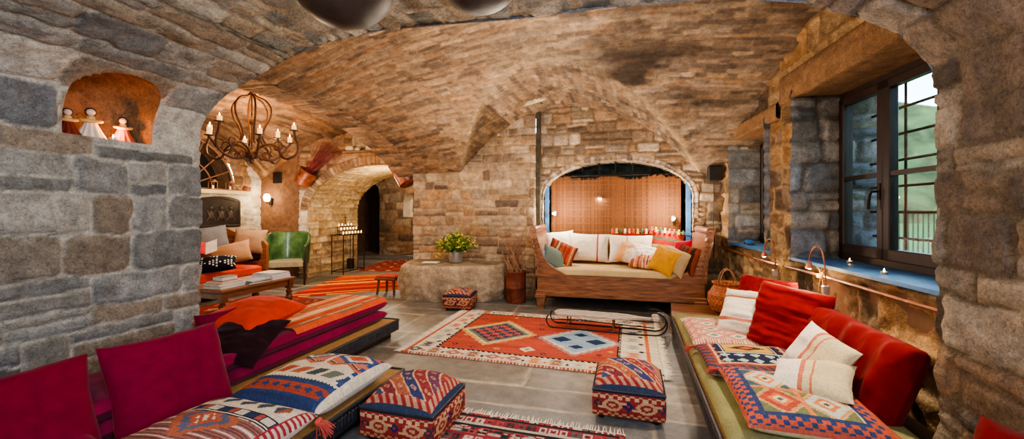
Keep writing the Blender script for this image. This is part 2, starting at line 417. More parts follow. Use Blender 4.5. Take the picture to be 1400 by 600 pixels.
# niche pocket (smooth rounded recess)
def niche_pocket():
    n = 28; m = 9; dep = .30
    ang = []
    a = .22; cx = 1.68; zs = 1.98; pts = []
    pts += [(cx-a+2*a*i/10, 1.73) for i in range(11)]
    pts += [(cx+a, 1.73+.25*i/6) for i in range(1, 7)]
    pts += [(cx+a*math.cos(t), zs+.20*math.sin(t)) for t in [PI*i/16 for i in range(1, 17)]]
    pts += [(cx-a, zs-.25*i/6) for i in range(1, 7)]
    pts = np.array(pts); c0 = np.array([cx, 1.90])
    rings = []
    for d, sc in ((.0, 1.045), (.006, 1.03), (.06, 1.0), (.14, .98), (.22, .93), (.27, .82), (.30, .6), (.31, .3), (.312, .02)):
        q = c0+(pts-c0)*sc
        q[:, 1] = np.maximum(q[:, 1], 1.73 if sc > .1 else 1.8) if sc <= 1.0 else q[:, 1]
        bx, bz = pxz(q[:, 1]) if d < .05 else (np.full(len(q), -3.0), q[:, 1])
        q[:, 1] = bz
        rings.append(np.stack([bx-d+.02*(fbm(q[:, 0]*9, q[:, 1]*9, 3)-.5)*(d > .05), q[:, 0], q[:, 1]], -1))
    P = np.array(rings)
    C = np.ones(P.shape)*lin((150, 118, 84)); C = C*(.3+1.1*fbm(P[..., 1]*6, P[..., 2]*7, 44)[..., None])
    return struct(grids('trim_niche', [(P, C)], M['stone'], domain='POINT'))
niche_pocket()
# ---- main groin vault height field
SPR = 1.85
def z_main(X, Y):
    rise = np.interp(X, [-3.4, -2.4, -.85, .5, 1.3, 1.8], [.66, .98, 1.27, 1.2, 1.1, 1.05])
    p = np.interp(X, [-3.4, -1, 1.5], [2.5, 1.8, 1.65])
    t = np.clip(np.abs(Y-3.3)/2.8, 0, 1.2)
    return SPR+rise*(1-t**p)
def z_pen(X, Y):
    t = np.abs(X+.86)/1.80
    return np.where(t < 1.0, SPR-.02+1.03*(1-np.clip(t, 0, 1)**2.1)+.03*(6-Y), -1)
def main_ceiling():
    us = lin_grid(-3.34, 1.75, .02); vs = lin_grid(2.18, 6.3, .02)
    U, V = mesh_uv(us, vs)
    zm, zp = z_main(U, V), z_pen(U, V); Z = np.maximum(zm, zp)
    Z = Z+.03*(fbm(U*.9, V*.9, 71)-.5)
    P = np.stack([U, V, Z], -1)
    al_y = np.cumsum(np.hypot(np.diff(V, axis=1, prepend=V[:, :1]), np.diff(zm, axis=1, prepend=zm[:, :1])), axis=1)
    zc = np.maximum(zp, SPR-.4)
    al_x = np.cumsum(np.hypot(np.diff(U, axis=0, prepend=U[:1]), np.diff(zc, axis=0, prepend=zc[:1])), axis=0)
    pen = zp > zm
    # tilt the courses a little like the old brickwork
    uu = np.where(pen, V+50, U); vv = np.where(pen, al_x+30, al_y+.05*np.sin(U*1.3))
    def cf(P, u, v, c, k):
        x, y = P[..., 0], P[..., 1]
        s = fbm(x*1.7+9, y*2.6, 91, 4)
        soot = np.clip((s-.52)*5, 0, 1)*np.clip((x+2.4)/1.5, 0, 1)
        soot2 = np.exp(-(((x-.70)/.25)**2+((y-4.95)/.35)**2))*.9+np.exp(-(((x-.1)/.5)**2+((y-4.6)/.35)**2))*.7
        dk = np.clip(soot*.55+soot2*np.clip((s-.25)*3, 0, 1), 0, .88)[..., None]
        og = np.clip((-x-.6)/2.2, 0, 1)[..., None]
        c = c*(1-og+og*np.array([1.14, 1.0, .84]))
        wd = (pen & (x < -1.75))[..., None]; c = np.where(wd, c*np.array([.50, .48, .44]), c)  # shade on the cross vault's left flank, painted into the stone colour
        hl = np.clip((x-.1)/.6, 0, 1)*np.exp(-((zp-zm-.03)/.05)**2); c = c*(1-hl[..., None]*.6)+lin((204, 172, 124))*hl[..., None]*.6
        # white patch where plaster is left at the groin
        w = (np.hypot((x+1.28)/.13, (y-5.55)/.07) < 1+.3*vn(x*30, y*30, 3))[..., None]
        c = np.where(w, lin((226, 212, 176)), c)
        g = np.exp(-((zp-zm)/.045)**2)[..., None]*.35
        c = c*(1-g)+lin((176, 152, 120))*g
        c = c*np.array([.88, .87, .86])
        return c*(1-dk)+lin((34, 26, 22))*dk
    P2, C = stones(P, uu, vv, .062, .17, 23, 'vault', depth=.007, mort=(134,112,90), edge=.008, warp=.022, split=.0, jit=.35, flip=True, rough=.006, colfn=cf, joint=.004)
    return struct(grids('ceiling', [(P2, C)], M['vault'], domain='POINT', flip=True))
main_ceiling()
def left_ceiling():
    us = lin_grid(-7.6, -3.3, .04); vs = lin_grid(1.2, 7.0, .04); U, V = mesh_uv(us, vs)
    t = np.clip(np.abs(U+4.2)/3.1, 0, 1.2); Z = 1.9+1.12*(1-t**2.0); Z = np.where(U < -5.2, np.maximum(Z, 2.78-.45*((V-4.9)/1.25)**2), Z)
    Z = Z-.10*np.clip((V-4.6)/2, 0, 1)**2+.05*(fbm(U, V, 4)-.5)
    P = np.stack([U, V, Z], -1)
    P2, C = stones(P, V, U*1.1, .09, .24, 29, 'vault', depth=.008, mort=(132,100,72), edge=.01, flip=True, joint=.004, warp=.02,
        colfn=lambda P, u, v, c, k: c*np.array([.9, .74, .6])*(.6+.8*fbm(u*.9, v*2, 8)[..., None]))
    return struct(grids('ceiling', [(P2, C)], M['vault'], domain='POINT', flip=True))
left_ceiling()
def plain_box(name, x0, x1, y0, y1, z0, z1, m, b=0): return struct(MB().box(x0, x1, y0, y1, z0, z1, b=b).build(name, m))
# header closing the gap between near vault and main vault
def header():
    xs = np.linspace(-3.0, 1.29, 60); s = np.interp(xs, pa[1:-1, 0], pa[1:-1, 1])
    P = np.zeros((60, 2, 3)); P[:, 0] = np.stack([xs, np.full(60, YN-.001), s-.01], -1); P[:, 1] = np.stack([xs, np.full(60, YN-.001), np.full(60, 3.5)], -1)
    struct(grids('trim_header', [(P, np.ones((60, 2, 3))*.2)], M['stone'], domain='POINT'))
header()
bk = MB(); bk.box(-3.42, -3.04, -2.4, 1.40, 0, 3.5); bk.box(-3.42, -3.04, 1.96, YN-.012, 0, 3.5); bk.box(-3.42, -3.04, 1.40, 1.96, 0, 1.69); bk.box(-3.42, -3.04, 1.40, 1.96, 2.24, 3.5); bk.box(-3.46, -3.38, 1.38, 1.98, 1.6, 2.3)
struct(bk.build('wall_left', M['plaster_dark']))
plain_box('wall_right', 1.33, 2.3, -2.4, YN-.03, 0, 3.5, M['plaster_dark'])
plain_box('wall_front', -3.4, 2.2, -2.5, -2.3, 0, 3.5, M['plaster'])
# ---- left arch soffit + spandrel between main vault and left room
def left_arch():
    ys = lin_grid(YN, 6.05, .02); z = z_main(np.full(ys.shape, -3.33), ys)
    xs = lin_grid(-3.75, -3.3, .03); X, Y = mesh_uv(xs, ys); Z = np.broadcast_to(z, X.shape)-.005
    P = np.stack([X, Y, Z], -1)
    P2, C = stones(P, X+9, Y, .10, .22, 33, 'vault', depth=.012, flip=True, joint=.005, colfn=lambda P, u, v, c, k: c*np.array([1.1, .95, .8]))
    struct(grids('trim_arch', [(P2, C)], M['vault'], domain='POINT', flip=True))
    P = np.zeros((len(ys), 2, 3)); P[:, 0] = np.stack([np.full(ys.shape, -3.75), ys, z], -1); P[:, 1] = np.stack([np.full(ys.shape, -3.75), ys, z*0+3.3], -1)
    struct(grids('trim_arch', [(P, np.ones(P.shape)*lin((110, 80, 58)))], M['stone'], domain='POINT'))
left_arch()
# ---- back wall (daybed alcove)
YB = 6.14
AX0, AX1, AZ, AR = -1.27, .85, 1.50, .54
alc = arch_sdf(AX0, AX1, .38, AZ, AR)
def back_wall():
    us = lin_grid(-1.34, 1.7, .016); vs = lin_grid(0, 3.1, .016); U, V = mesh_uv(us, vs)
    U, V, kp = snap(U, V, alc, .016)
    P = np.stack([U, np.full(U.shape, YB), V], -1)
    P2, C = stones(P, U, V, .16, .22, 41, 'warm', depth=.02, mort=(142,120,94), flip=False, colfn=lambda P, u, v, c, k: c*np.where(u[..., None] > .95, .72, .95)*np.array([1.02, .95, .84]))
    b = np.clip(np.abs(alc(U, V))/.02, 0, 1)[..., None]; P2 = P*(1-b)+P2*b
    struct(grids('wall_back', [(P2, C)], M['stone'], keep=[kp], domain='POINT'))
    # soffit
    n = 70; t = np.linspace(0, PI, n); pts = [(AX1, .36), (AX1, .8), (AX1, 1.2)]+[((AX0+AX1)/2+(AX1-AX0)/2*math.cos(a), AZ+AR*math.sin(a)) for a in t]+[(AX0, 1.2), (AX0, .8), (AX0, .36)]
    pts = np.array(pts); ys = lin_grid(YB-.03, YB+.5, .03); arc = np.concatenate([[0], np.cumsum(np.hypot(*np.diff(pts, axis=0).T))])
    s2 = np.linspace(0, arc[-1], 240); px = np.interp(s2, arc, pts[:, 0]); pz = np.interp(s2, arc, pts[:, 1])
    S, Y = mesh_uv(s2, ys); P = np.stack([np.broadcast_to(px[:, None], S.shape), Y, np.broadcast_to(pz[:, None], S.shape)], -1)
    P2, C = stones(P, Y+7, S, .07, .3, 43, 'tan', depth=.008, flip=True, joint=.005, warp=.008, split=0)
    struct(grids('trim_arch', [(P2, C)], M['stone'], domain='POINT'))
    # ring of voussoirs on the face
    s3 = np.linspace(arc[2], arc[-3], 330); cx = (AX0+AX1)/2
    px = np.interp(s3, arc, pts[:, 0]); pz = np.interp(s3, arc, pts[:, 1])
    dx = np.gradient(px); dz = np.gradient(pz); L = np.hypot(dx, dz); nx, nz = dz/L, -dx/L
    rs = np.linspace(-.004, .085, 9); S, R = mesh_uv(s3, rs)
    P = np.stack([px[:, None]+nx[:, None]*R, np.full(S.shape, YB-.022), pz[:, None]+nz[:, None]*R], -1)
    d = np.minimum(np.abs((S/.075) % 1-.5)*-1+.5, 1); sid = np.floor(S/.075)
    dd = np.minimum(.5-np.abs((S/.075) % 1-.5), 1)*.075
    tt = np.clip(dd/.008, 0, 1); P[..., 1] += .012*(1-tt); P[:, 0, 1] += .02; P[:, -1, 1] += .03
    pl = np.array([lin(c) for c in PAL['tan']]); C = pl[(hsh(sid, 3, 7)*len(pl)).astype(int) % len(pl)]*(.85+.4*hsh(sid, 5, 7))[..., None]
    C = C*np.clip(tt*.7+.3, 0, 1)[..., None]
    struct(grids('trim_arch', [(P, C)], M['stone'], domain='POINT', flip=True))
back_wall()
# dark alcove back, and a dark strip for the shaded slot left of it
plain_box('wall_back', -1.6, 1.2, 7.06, 7.12, 0, 2.6, M['darkback'])
plain_box('wall_back', -1.6, -1.5, YB+.05, 7.1, 0, 2.6, M['darkback']); plain_box('wall_back', 1.1, 1.2, YB+.05, 7.1, 0, 2.6, M['darkback'])
plain_box('trim_alcove', AX0-.04, AX1+.04, YB+.02, 7.05, .2, .395, M['plaster_dark'])
plain_box('ceiling', -1.6, 1.2, YB+.1, 7.1, 2.12, 2.3, M['darkback'])
plain_box('trim_wall', -1.36, -1.30, YB-.11, YB+.10, 0, 3.0, pm('slot_shade', (66, 58, 44), rough=.95, bump=.8, bscale=12, nmix=.5))  # solid strip, its dark colour stands in for the slot's shade
# ---- pier wall between alcove and left opening
YP = 6.0
def pier():
    us = lin_grid(-3.42, -1.36, .016); vs = lin_grid(0, 2.95, .016); U, V = mesh_uv(us, vs)
    P = np.stack([U, np.full(U.shape, YP), V], -1)
    P2, C = stones(P, U, V, .16, .25, 51, 'tan', depth=.024, mort=(178,156,124), flip=False, colfn=lambda P, u, v, c, k: c*np.array([1.06, .95, .84])*.95)
    P2[-1, :, 1] += .03
    # return on the left
    ys = lin_grid(YP, 6.7, .02); Y, V2 = mesh_uv(ys, vs); Q = np.stack([np.full(Y.shape, -3.42), Y, V2], -1)
    Q2, D = stones(Q, Y, V2, .16, .25, 52, 'tan', depth=.02, flip=True)
    struct(grids('wall_back', [(P2, C), (Q2, D)], M['stone'], domain='POINT'))
pier()
# ---- right wall, with its two deep window openings
WO = np.array([1.2, 6.15]); Wd = np.array([.0946, -.9955]); Wn = np.array([.9955, .0946])   # Wn points out of the room
def wp(s, d, z):
    """s metres along the wall towards the camera, d metres outwards"""
    return (WO[0]+Wd[0]*s+Wn[0]*d, WO[1]+Wd[1]*s+Wn[1]*d, z)
def wparr(s, d, z): return np.stack([WO[0]+Wd[0]*s+Wn[0]*d, WO[1]+Wd[1]*s+Wn[1]*d, z+0*s], -1)
WIN = [(.45, 1.55, .90, 2.18), (2.06, 3.22, .89, 2.29)]
WFACE = [1.55, 3.98]     # near edge of each opening on the room face (the second is splayed)
DR, DO = .36, .66
def right_wall():
    r0, r1 = rect_sdf(*WIN[0]), rect_sdf(WIN[1][0], WFACE[1], WIN[1][2], WIN[1][3])
    sd = lambda U, V: np.minimum(r0(U, V), r1(U, V))
    us = lin_grid(-.3, 4.3, .016); vs = lin_grid(0, 3.15, .016); U, V = mesh_uv(us, vs)
    U, V, kp = snap(U, V, sd, .016)
    P = wparr(U, 0*U, V)
    def cf(P, u, v, c, k):
        b = np.clip((v-1.0)/1.2, 0, 1)[..., None]
        return c*(np.array([1.06, .92, .72])*b+np.array([1.1, 1.02, .88])*(1-b))
    P2, C = stones(P, U, V, .23, .31, 61, 'orange', depth=.04, mort=(120,98,72), edge=.035, warp=.045, split=.22, jit=.45, flip=True, rough=.034, colfn=cf, joint=.009)
    b = np.clip(np.abs(sd(U, V))/.015, 0, 1)[..., None]*.8+.2; P2 = P*(1-b)+P2*b
    struct(grids('wall_right', [(P2, C)], M['stone'], keep=[kp], domain='POINT', flip=True))
    for i, (a, b, z0, z1) in enumerate(WIN):
        ds = lin_grid(-.045, DO, .016); zs = lin_grid(z0-.04, z1+.06, .016)
        D, Z = mesh_uv(ds, zs)
        P = wparr(a+0*D, D, Z); Pf, Cf = stones(P, D, Z, .2, .34, 65+i, 'jamb', depth=.03, mort=(120,110,100), flip=False, edge=.03, rough=.014)
        P = wparr(b+(WFACE[i]-b)*np.clip(1-D/DR, 0, 1.1), D, Z); Pn, Cn = stones(P, D, Z, .2, .34, 68+i, 'jamb', depth=.03, mort=(120,110,100), flip=True, edge=.03, rough=.014)
        struct(grids('wall_right', [(Pf, Cf), (Pn, Cn)], M['stone'], domain='POINT'))
    # solid core of the wall
    c = MB(); T = Matrix(((Wd[0], Wn[0], 0, WO[0]), (Wd[1], Wn[1], 0, WO[1]), (0, 0, 1, 0), (0, 0, 0, 1)))
    xs = [-.4, WIN[0][0]-.02, WIN[0][1]+.02, WIN[1][0]-.02, WFACE[1]+.02, 4.3]
    for a, b in ((xs[0], xs[1]), (xs[2], xs[3]), (xs[4], xs[5])): c.box(a, b, .07, DO-.01, 0, 3.4, T)
    for (a, b, z0, z1) in WIN: c.box(a-.02, max(b, b*1.27 if a > 2 else b)+.02, .05, DO, 0, z0-.03, T); c.box(a-.02, max(b, b*1.27 if a > 2 else b)+.02, .10, DO, z1+.03, 3.4, T)
    c.box(WIN[1][1]+.05, WFACE[1]+.1, DR+.1, DO-.01, 0, 3.4, T)
    struct(c.build('wall_right', M['plaster_dark']))
    return T
WT = right_wall()
def beam(s0, s1, z0, z1, seed):
    # rough lintel: bevelled, subdivided and slightly bent
    xs = lin_grid(s0, s1, .04); prof2 = [(-.035, z0+.012), (-.035, z1-.02), (-.015, z1), (.3, z1), (DO-.05, z1), (DO-.05, z0), (.2, z0), (-.02, z0)]
    pr = []
    for k in range(len(prof2)):
        a = np.array(prof2[k]); b = np.array(prof2[(k+1) % len(prof2)])
        for t in np.linspace(0, 1, 6)[:-1]: pr.append(a+(b-a)*t)
    pr.append(pr[0]); pr = np.array(pr)
    S, K = mesh_uv(xs, np.arange(len(pr))); D = pr[K, 0]; Z = pr[K, 1]
    w = .02*(fbm(S*3, D*6+Z*9, seed)-.5); P = wparr(S, D+w, Z+w)
    C = np.ones(P.shape)*lin((124, 92, 62))*(.6+.8*fbm(S*1.5, (D+Z)*22, seed+2, 4))[..., None]
    struct(grids('trim_lintel', [(P, C)], M['stone'], domain='POINT'))
beam(.18, 1.78, 2.17, 2.33, 5); beam(1.84, 4.1, 2.285, 2.53, 8)
# ---- windows
def window(i):
    a, b, z0, z1 = WIN[i]; a += .0; T = WT
    fr = MB(); d0, d1 = DR-.03, DR+.05; w = .07
    fr.box(a, b, d0, d1, z1-w, z1, T, .006); fr.box(a, b, d0, d1, z0, z0+w, T, .006); fr.box(a, a+w, d0, d1, z0, z1, T, .006); fr.box(b-w, b, d0, d1, z0, z1, T, .006)
    W = struct(fr.build('window_%d' % (i+1), M['darkwood']))
    mid = (a+b)/2
    for q, (s0, s1) in enumerate(((a+w-.012, mid-.002), (mid+.002, b-w+.012))):
        c = MB(); e0, e1 = DR-.055, DR+.01; zz0, zz1 = z0+w-.015, z1-w+.015; ww = .062
        c.box(s0, s1, e0, e1, zz0, zz0+ww+.02, T, .006); c.box(s0, s1, e0, e1, zz1-ww, zz1, T, .006)
        c.box(s0, s0+ww, e0, e1, zz0, zz1, T, .006); c.box(s1-ww, s1, e0, e1, zz0, zz1, T, .006)
        c.box(s0+ww, s1-ww, e0+.01, e1-.01, (zz0*.52+zz1*.48)-.016, (zz0*.52+zz1*.48)+.016, T)
        ca_ = c.build('casement', M['darkwood'], W)
        g = MB().box(s0+ww-.005, s1-ww+.005, DR-.022, DR-.018, zz0+ww, zz1-ww, T).build('pane', M['glass'], ca_)
        if q == 0:
            h = MB(); h.tube([wp(s1-.03, DR-.05, z0+.55), wp(s1-.03, DR-.10, z0+.55)], .008); h.tube([wp(s1-.03, DR-.10, z0+.555), wp(s1-.045, DR-.105, z0+.53), wp(s1-.06, DR-.105, z0+.47), wp(s1-.065, DR-.105, z0+.42)], [.008, .009, .010, .011])
            h.box(s1-.045, s1-.015, DR-.062, DR-.052, z0+.49, z0+.61, T); h.build('handle', M['iron'], ca_, True)
    gr = MB()
    n = 7 if i else 6
    for k in range(1, n): z = z0+(z1-z0)*k/n; gr.tube([wp(a-.02, DO-.08, z), wp(b+.02, DO-.08, z)], .011, 6)
    for k in range(1, 3): s = a+(b-a)*k/3; gr.tube([wp(s, DO-.08, z0-.02), wp(s, DO-.08, z1+.02)], .009, 6)
    gr.build('window_bars', M['iron'], W)
    sl = MB(); sl.prism([(a-.03, -.04), (WFACE[i]+.03, -.04), (b+.04, DR+.02), (a-.03, DR+.02)], 'z', z0-.02, z0+.004, T); struct(sl.build('trim_sill', M['blue_paint']))
    ol = MB(); ol.box(a-.03, b+.03, DR+.03, DO+.02, z0-.04, z0+.0, T, .004); struct(ol.build('trim_sill', M['plaster']))
window(0); window(1)
# ---- left room walls
def left_room():
    # fireplace wall X=-7.2
    fan = arch_sdf(4.08, 5.93, 1.70, 1.70, .90)
    us = lin_grid(2.0, 6.6, .03); vs = lin_grid(0, 3.1, .03); U, V = mesh_uv(us, vs); U, V, kp = snap(U, V, fan, .03)
    P = np.stack([np.full(U.shape, -7.2), U, V], -1)
    def cf(P, u, v, c, k):
        w = ((v < 1.66) & (u > 5.0))[..., None]
        pl = np.array([lin(q) for q in PAL['white']]); cw = pl[(hsh(k, 12, 3)*6).astype(int) % 6]*(.8+.3*hsh(k, 13, 3))[..., None]
        rg = ((np.hypot(u-5.0, v-1.7) > 1.25+.05*vn(v*9, u*3, 3)) & (np.hypot(u-5.0, v-1.7) < 1.55+.12*vn(v*7, u*3, 5)) & (v < 2.5))[..., None]
        return np.where(w | rg, cw, c*np.array([.95, .72, .52]))
    P2, C = stones(P, U, V, .2, .3, 81, 'warm', depth=.03, mort=(190,170,140), colfn=cf)
    struct(grids('wall_fireplace', [(P2, C)], M['stone'], keep=[kp], domain='POINT'))
    # fan recess
    t = np.linspace(0, PI, 40); q = np.stack([5.005+.925*np.cos(t), 1.7+.9*np.sin(t)], -1)
    P = np.zeros((40, 5, 3))
    for k, d in enumerate((0, .1, .2, .3, .4)): P[:, k] = np.stack([np.full(40, -7.2-d), q[:, 0], q[:, 1]], -1)
    struct(grids('trim_fireplace', [(P, np.ones(P.shape)*lin((120, 92, 70)))], M['stone'], domain='POINT'))
    plain_box('wall_fireplace', -7.7, -7.6, 3.9, 6.1, 1.6, 2.7, pm('hearth_dark', (26, 20, 17), rough=.95))
    # passage wall Y=6.5
    ps = arch_sdf(-6.0, -2.9, -1, 1.30, .84); ps2 = rect_sdf(-5.35, -3.6, 2.42, 2.9)
    us = lin_grid(-7.3, -3.3, .022); vs = lin_grid(0, 3.1, .022); U, V = mesh_uv(us, vs)
    U, V, kp = snap(U, V, ps, .022)
    P = np.stack([U, np.full(U.shape, 6.5), V], -1)
    def cf2(P, u, v, c, k):
        d = ps(u, v)[..., None]
        pl = np.array([lin(q) for q in PAL['white']]); cw = pl[(hsh(k, 12, 3)*6).astype(int) % 6]*(.8+.3*hsh(k, 13, 3))[..., None]
        smooth = lin((132, 96, 70))*(.7+.6*fbm(u*2, v*2, 9))[..., None]
        left = (u < -6.22)[..., None]
        w = ((v < 1.7) & (u >= -6.28) & (u < -5.5))[..., None]
        c = c*np.array([1.05, .85, .68])
        c = np.where(left, smooth, np.where(w, cw, c))
        top = ((v > 2.44) & (u > -5.1) & (u < -4.0))[..., None]
        return np.where(top, cw*.8, c)
    P2, C = stones(P, U, V, .15, .22, 85, 'warm', depth=.025, mort=(170,146,112), colfn=cf2)
    sm = (U < -6.25)[..., None]; P2 = np.where(sm, P, P2)
    top = (V > 2.40) & (U > -5.6); P2[..., 1] += np.where(top, .14, 0)
    struct(grids('wall_passage', [(P2, C)], M['stone'], keep=[kp], domain='POINT'))
    # deep intrados / jamb
    t = np.linspace(0, PI, 60); a, cx = 1.55, -4.45
    pts = [(-2.9, 0), (-2.9, .6)]+[(cx+a*math.cos(x), 1.30+.84*math.sin(x)) for x in t]+[(-6.0, .6), (-6.0, 0)]
    pts = np.array(pts); arc = np.concatenate([[0], np.cumsum(np.hypot(*np.diff(pts, axis=0).T))]); s = lin_grid(0, arc[-1], .022)
    ys = lin_grid(6.47, 8.0, .022); S, Y = mesh_uv(s, ys)
    P = np.stack([np.interp(S, arc, pts[:, 0]), Y, np.interp(S, arc, pts[:, 1])], -1)
    P2, C = stones(P, Y, S, .12, .2, 87, 'white', depth=.018, mort=(170,150,120), flip=True, colfn=lambda P, u, v, c, k: c*np.array([.9, .8, .62]))
    struct(grids('trim_passage', [(P2, C)], M['stone'], domain='POINT'))
    # voussoir ring of passage arch
    t2 = np.linspace(.02, PI-.02, 240); rs = np.linspace(0, .2, 8); S, R = mesh_uv(t2, rs)
    P = np.stack([cx+(a+R)*np.cos(S), np.full(S.shape, 6.465), 1.30+(.84+R)*np.sin(S)], -1)
    d, sid = (.5-np.abs((S*17) % 1-.5))/17*1.4, np.floor(S*17); tt = np.clip(d/.012, 0, 1); P[..., 1] += .015*(1-tt); P[:, -1, 1] += .05; P[:, 0, 1] += .03
    pl = np.array([lin(c) for c in PAL['tan']]); C = pl[(hsh(sid, 3, 17)*8).astype(int) % 8]*(.7+.4*hsh(sid, 5, 7))[..., None]*np.array([1, .8, .62])*(tt*.6+.4)[..., None]
    struct(grids('trim_passage', [(P, C)], M['stone'], domain='POINT', flip=True))
    # ledge line above the arch
    plain_box('trim_ledge', -5.15, -3.3, 6.40, 6.62, 2.375, 2.41, M['plaster_dark'])
    # far chamber
    dr = arch_sdf(-8.35, -7.12, -1, 1.75, .62); nc = arch_sdf(-6.32, -5.7, 1.12, 1.5, .3)
    us = lin_grid(-9.5, -2.5, .04); vs = lin_grid(0, 3.2, .04); U, V = mesh_uv(us, vs)
    sd = lambda u, v: np.minimum(dr(u, v), nc(u, v)); U, V, kp = snap(U, V, sd, .04)
    P = np.stack([U, np.full(U.shape, 10.5), V], -1); P2, C = stones(P, U, V, .2, .3, 91, 'warm', depth=.03, mort=(150,130,104), colfn=lambda P, u, v, c, k: c*np.array([.85, .72, .58]))
    struct(grids('wall_chamber', [(P2, C)], M['stone'], keep=[kp], domain='POINT'))
    for (x0, x1, zb, zs, r, dep, mm) in ((-8.35, -7.12, 0, 1.75, .62, 1.2, M['plaster_dark']), (-6.32, -5.7, 1.12, 1.5, .3, .35, M['white_wash'])):
        q = [(x1, zb), (x1, zs)]+[((x0+x1)/2+(x1-x0)/2*math.cos(x), zs+r*math.sin(x)) for x in np.linspace(0, PI, 20)]+[(x0, zs), (x0, zb), (x1, zb)]
        q = np.array(q); P = np.zeros((len(q), 2, 3)); P[:, 0] = np.stack([q[:, 0], np.full(len(q), 10.48), q[:, 1]], -1); P[:, 1] = P[:, 0]; P[:, 1, 1] = 10.5+dep
        struct(grids('trim_recess', [(P, np.ones(P.shape)*.3)], mm, domain='POINT', smooth=False))
        plain_box('wall_recess', x0-.1, x1+.1, 10.5+dep, 10.55+dep, zb-.1, zs+r+.1, mm if dep < 1 else pm('doorway_dark', (74, 62, 40), rough=.9))
    plain_box('ceiling', -9.5, -2.5, 7.9, 10.6, 2.9, 3.0, M['plaster_dark']); plain_box('wall_chamber', -9.6, -9.5, 7.9, 10.6, 0, 3, M['plaster_dark']); plain_box('wall_chamber', -2.5, -2.4, 6.6, 10.6, 0, 3, M['plaster_dark'])
    plain_box('wall_chamber', -9.5, -6.06, 7.9, 8.0, 0, 3, M['plaster_dark']); plain_box('wall_chamber', -6.1, -2.85, 7.92, 8.0, 2.2, 3, M['plaster_dark'])
    plain_box('wall_near', -7.4, -3.3, 1.1, 1.2, 0, 3.3, M['plaster_dark'])
left_room()
# ---- floor
def floor():
    us = np.concatenate([np.arange(-9.6, -3.6, .05), lin_grid(-3.6, 1.9, .022)]); vs = np.concatenate([np.arange(-2.4, 1.3, .08), lin_grid(1.3, 6.3, .022), np.arange(6.35, 11.9, .05)])
    U, V = mesh_uv(us, vs); P = np.stack([U, V, 0*U], -1)
    def cf(P, u, v, c, k):
        w = np.clip(1-np.abs(P[..., 0]+3.2)/3, 0, 1)[..., None]
        return c*np.array([.84, .85, .86])
    P2, C = stones(P, U+.04*V, V-.03*U, .60, .95, 101, 'floor', depth=.003, mort=(176,162,140), edge=.008, warp=.006, split=.30, jit=.3, flip=False, rough=.0022, colfn=cf, joint=.010)
    P2[..., 2] -= .005
    struct(grids('floor', [(P2, C)], M['floor'], domain='POINT'))
    plain_box('floor', -9.7, 2.6, -2.6, 12, -.12, -.03, M['plaster_dark'])
floor()
# ---- rough stone bench ledge at the foot of the pier
def ledge():
    pts = [(-3.42, 6.02), (-3.40, 5.75), (-3.30, 5.42), (-3.08, 5.24), (-2.7, 5.22), (-2.25, 5.34), (-1.95, 5.50), (-1.80, 5.66), (-1.76, 6.02)]
    pts = np.array(pts); arc = np.concatenate([[0], np.cumsum(np.hypot(*np.diff(pts, axis=0).T))]); s = lin_grid(0, arc[-1], .02)
    x = np.interp(s, arc, pts[:, 0]); y = np.interp(s, arc, pts[:, 1]); cx, cy = -2.5, 6.0
    rows = [(1.0, z) for z in lin_grid(0, .47, .02)]+[(.985, .49), (.96, .505), (.9, .51), (.7, .515), (.4, .515), (.0, .515)]
    P = np.zeros((len(s), len(rows), 3))
    for k, (f, z) in enumerate(rows):
        bul = 1+.05*math.sin(min(z/.5, 1)*PI)*(f > .95)
        P[:, k] = np.stack([cx+(x-cx)*f*bul, cy+(y-cy)*f*bul, np.full(len(s), z)], -1)
    U, V = mesh_uv(s, np.arange(len(rows))*.022)
    n = (fbm(U*3.5, V*3.5, 7, 4)-.5)*.10; m = (fbm(U*14, V*14, 9, 3)-.5)*.03
    dirn = np.stack([x-cx, y-cy], -1); dirn /= np.linalg.norm(dirn, axis=1, keepdims=True)+1e-6
    fade = np.array([1 if z < .5 else .25 for f, z in rows])
    P[..., :2] += dirn[:, None, :]*((n+m)*fade)[..., None]; P[..., 2] += np.array([0 if z < .47 else 1 for f, z in rows])*m*.5
    C = np.ones(P.shape)*lin((182, 160, 132))*(.55+.8*fbm(U*5, V*5, 12, 4))[..., None]; C[:, -4:] *= .6
    struct(grids('trim_stone_bench', [(P, C)], M['stone'], domain='POINT', flip=True))
ledge()
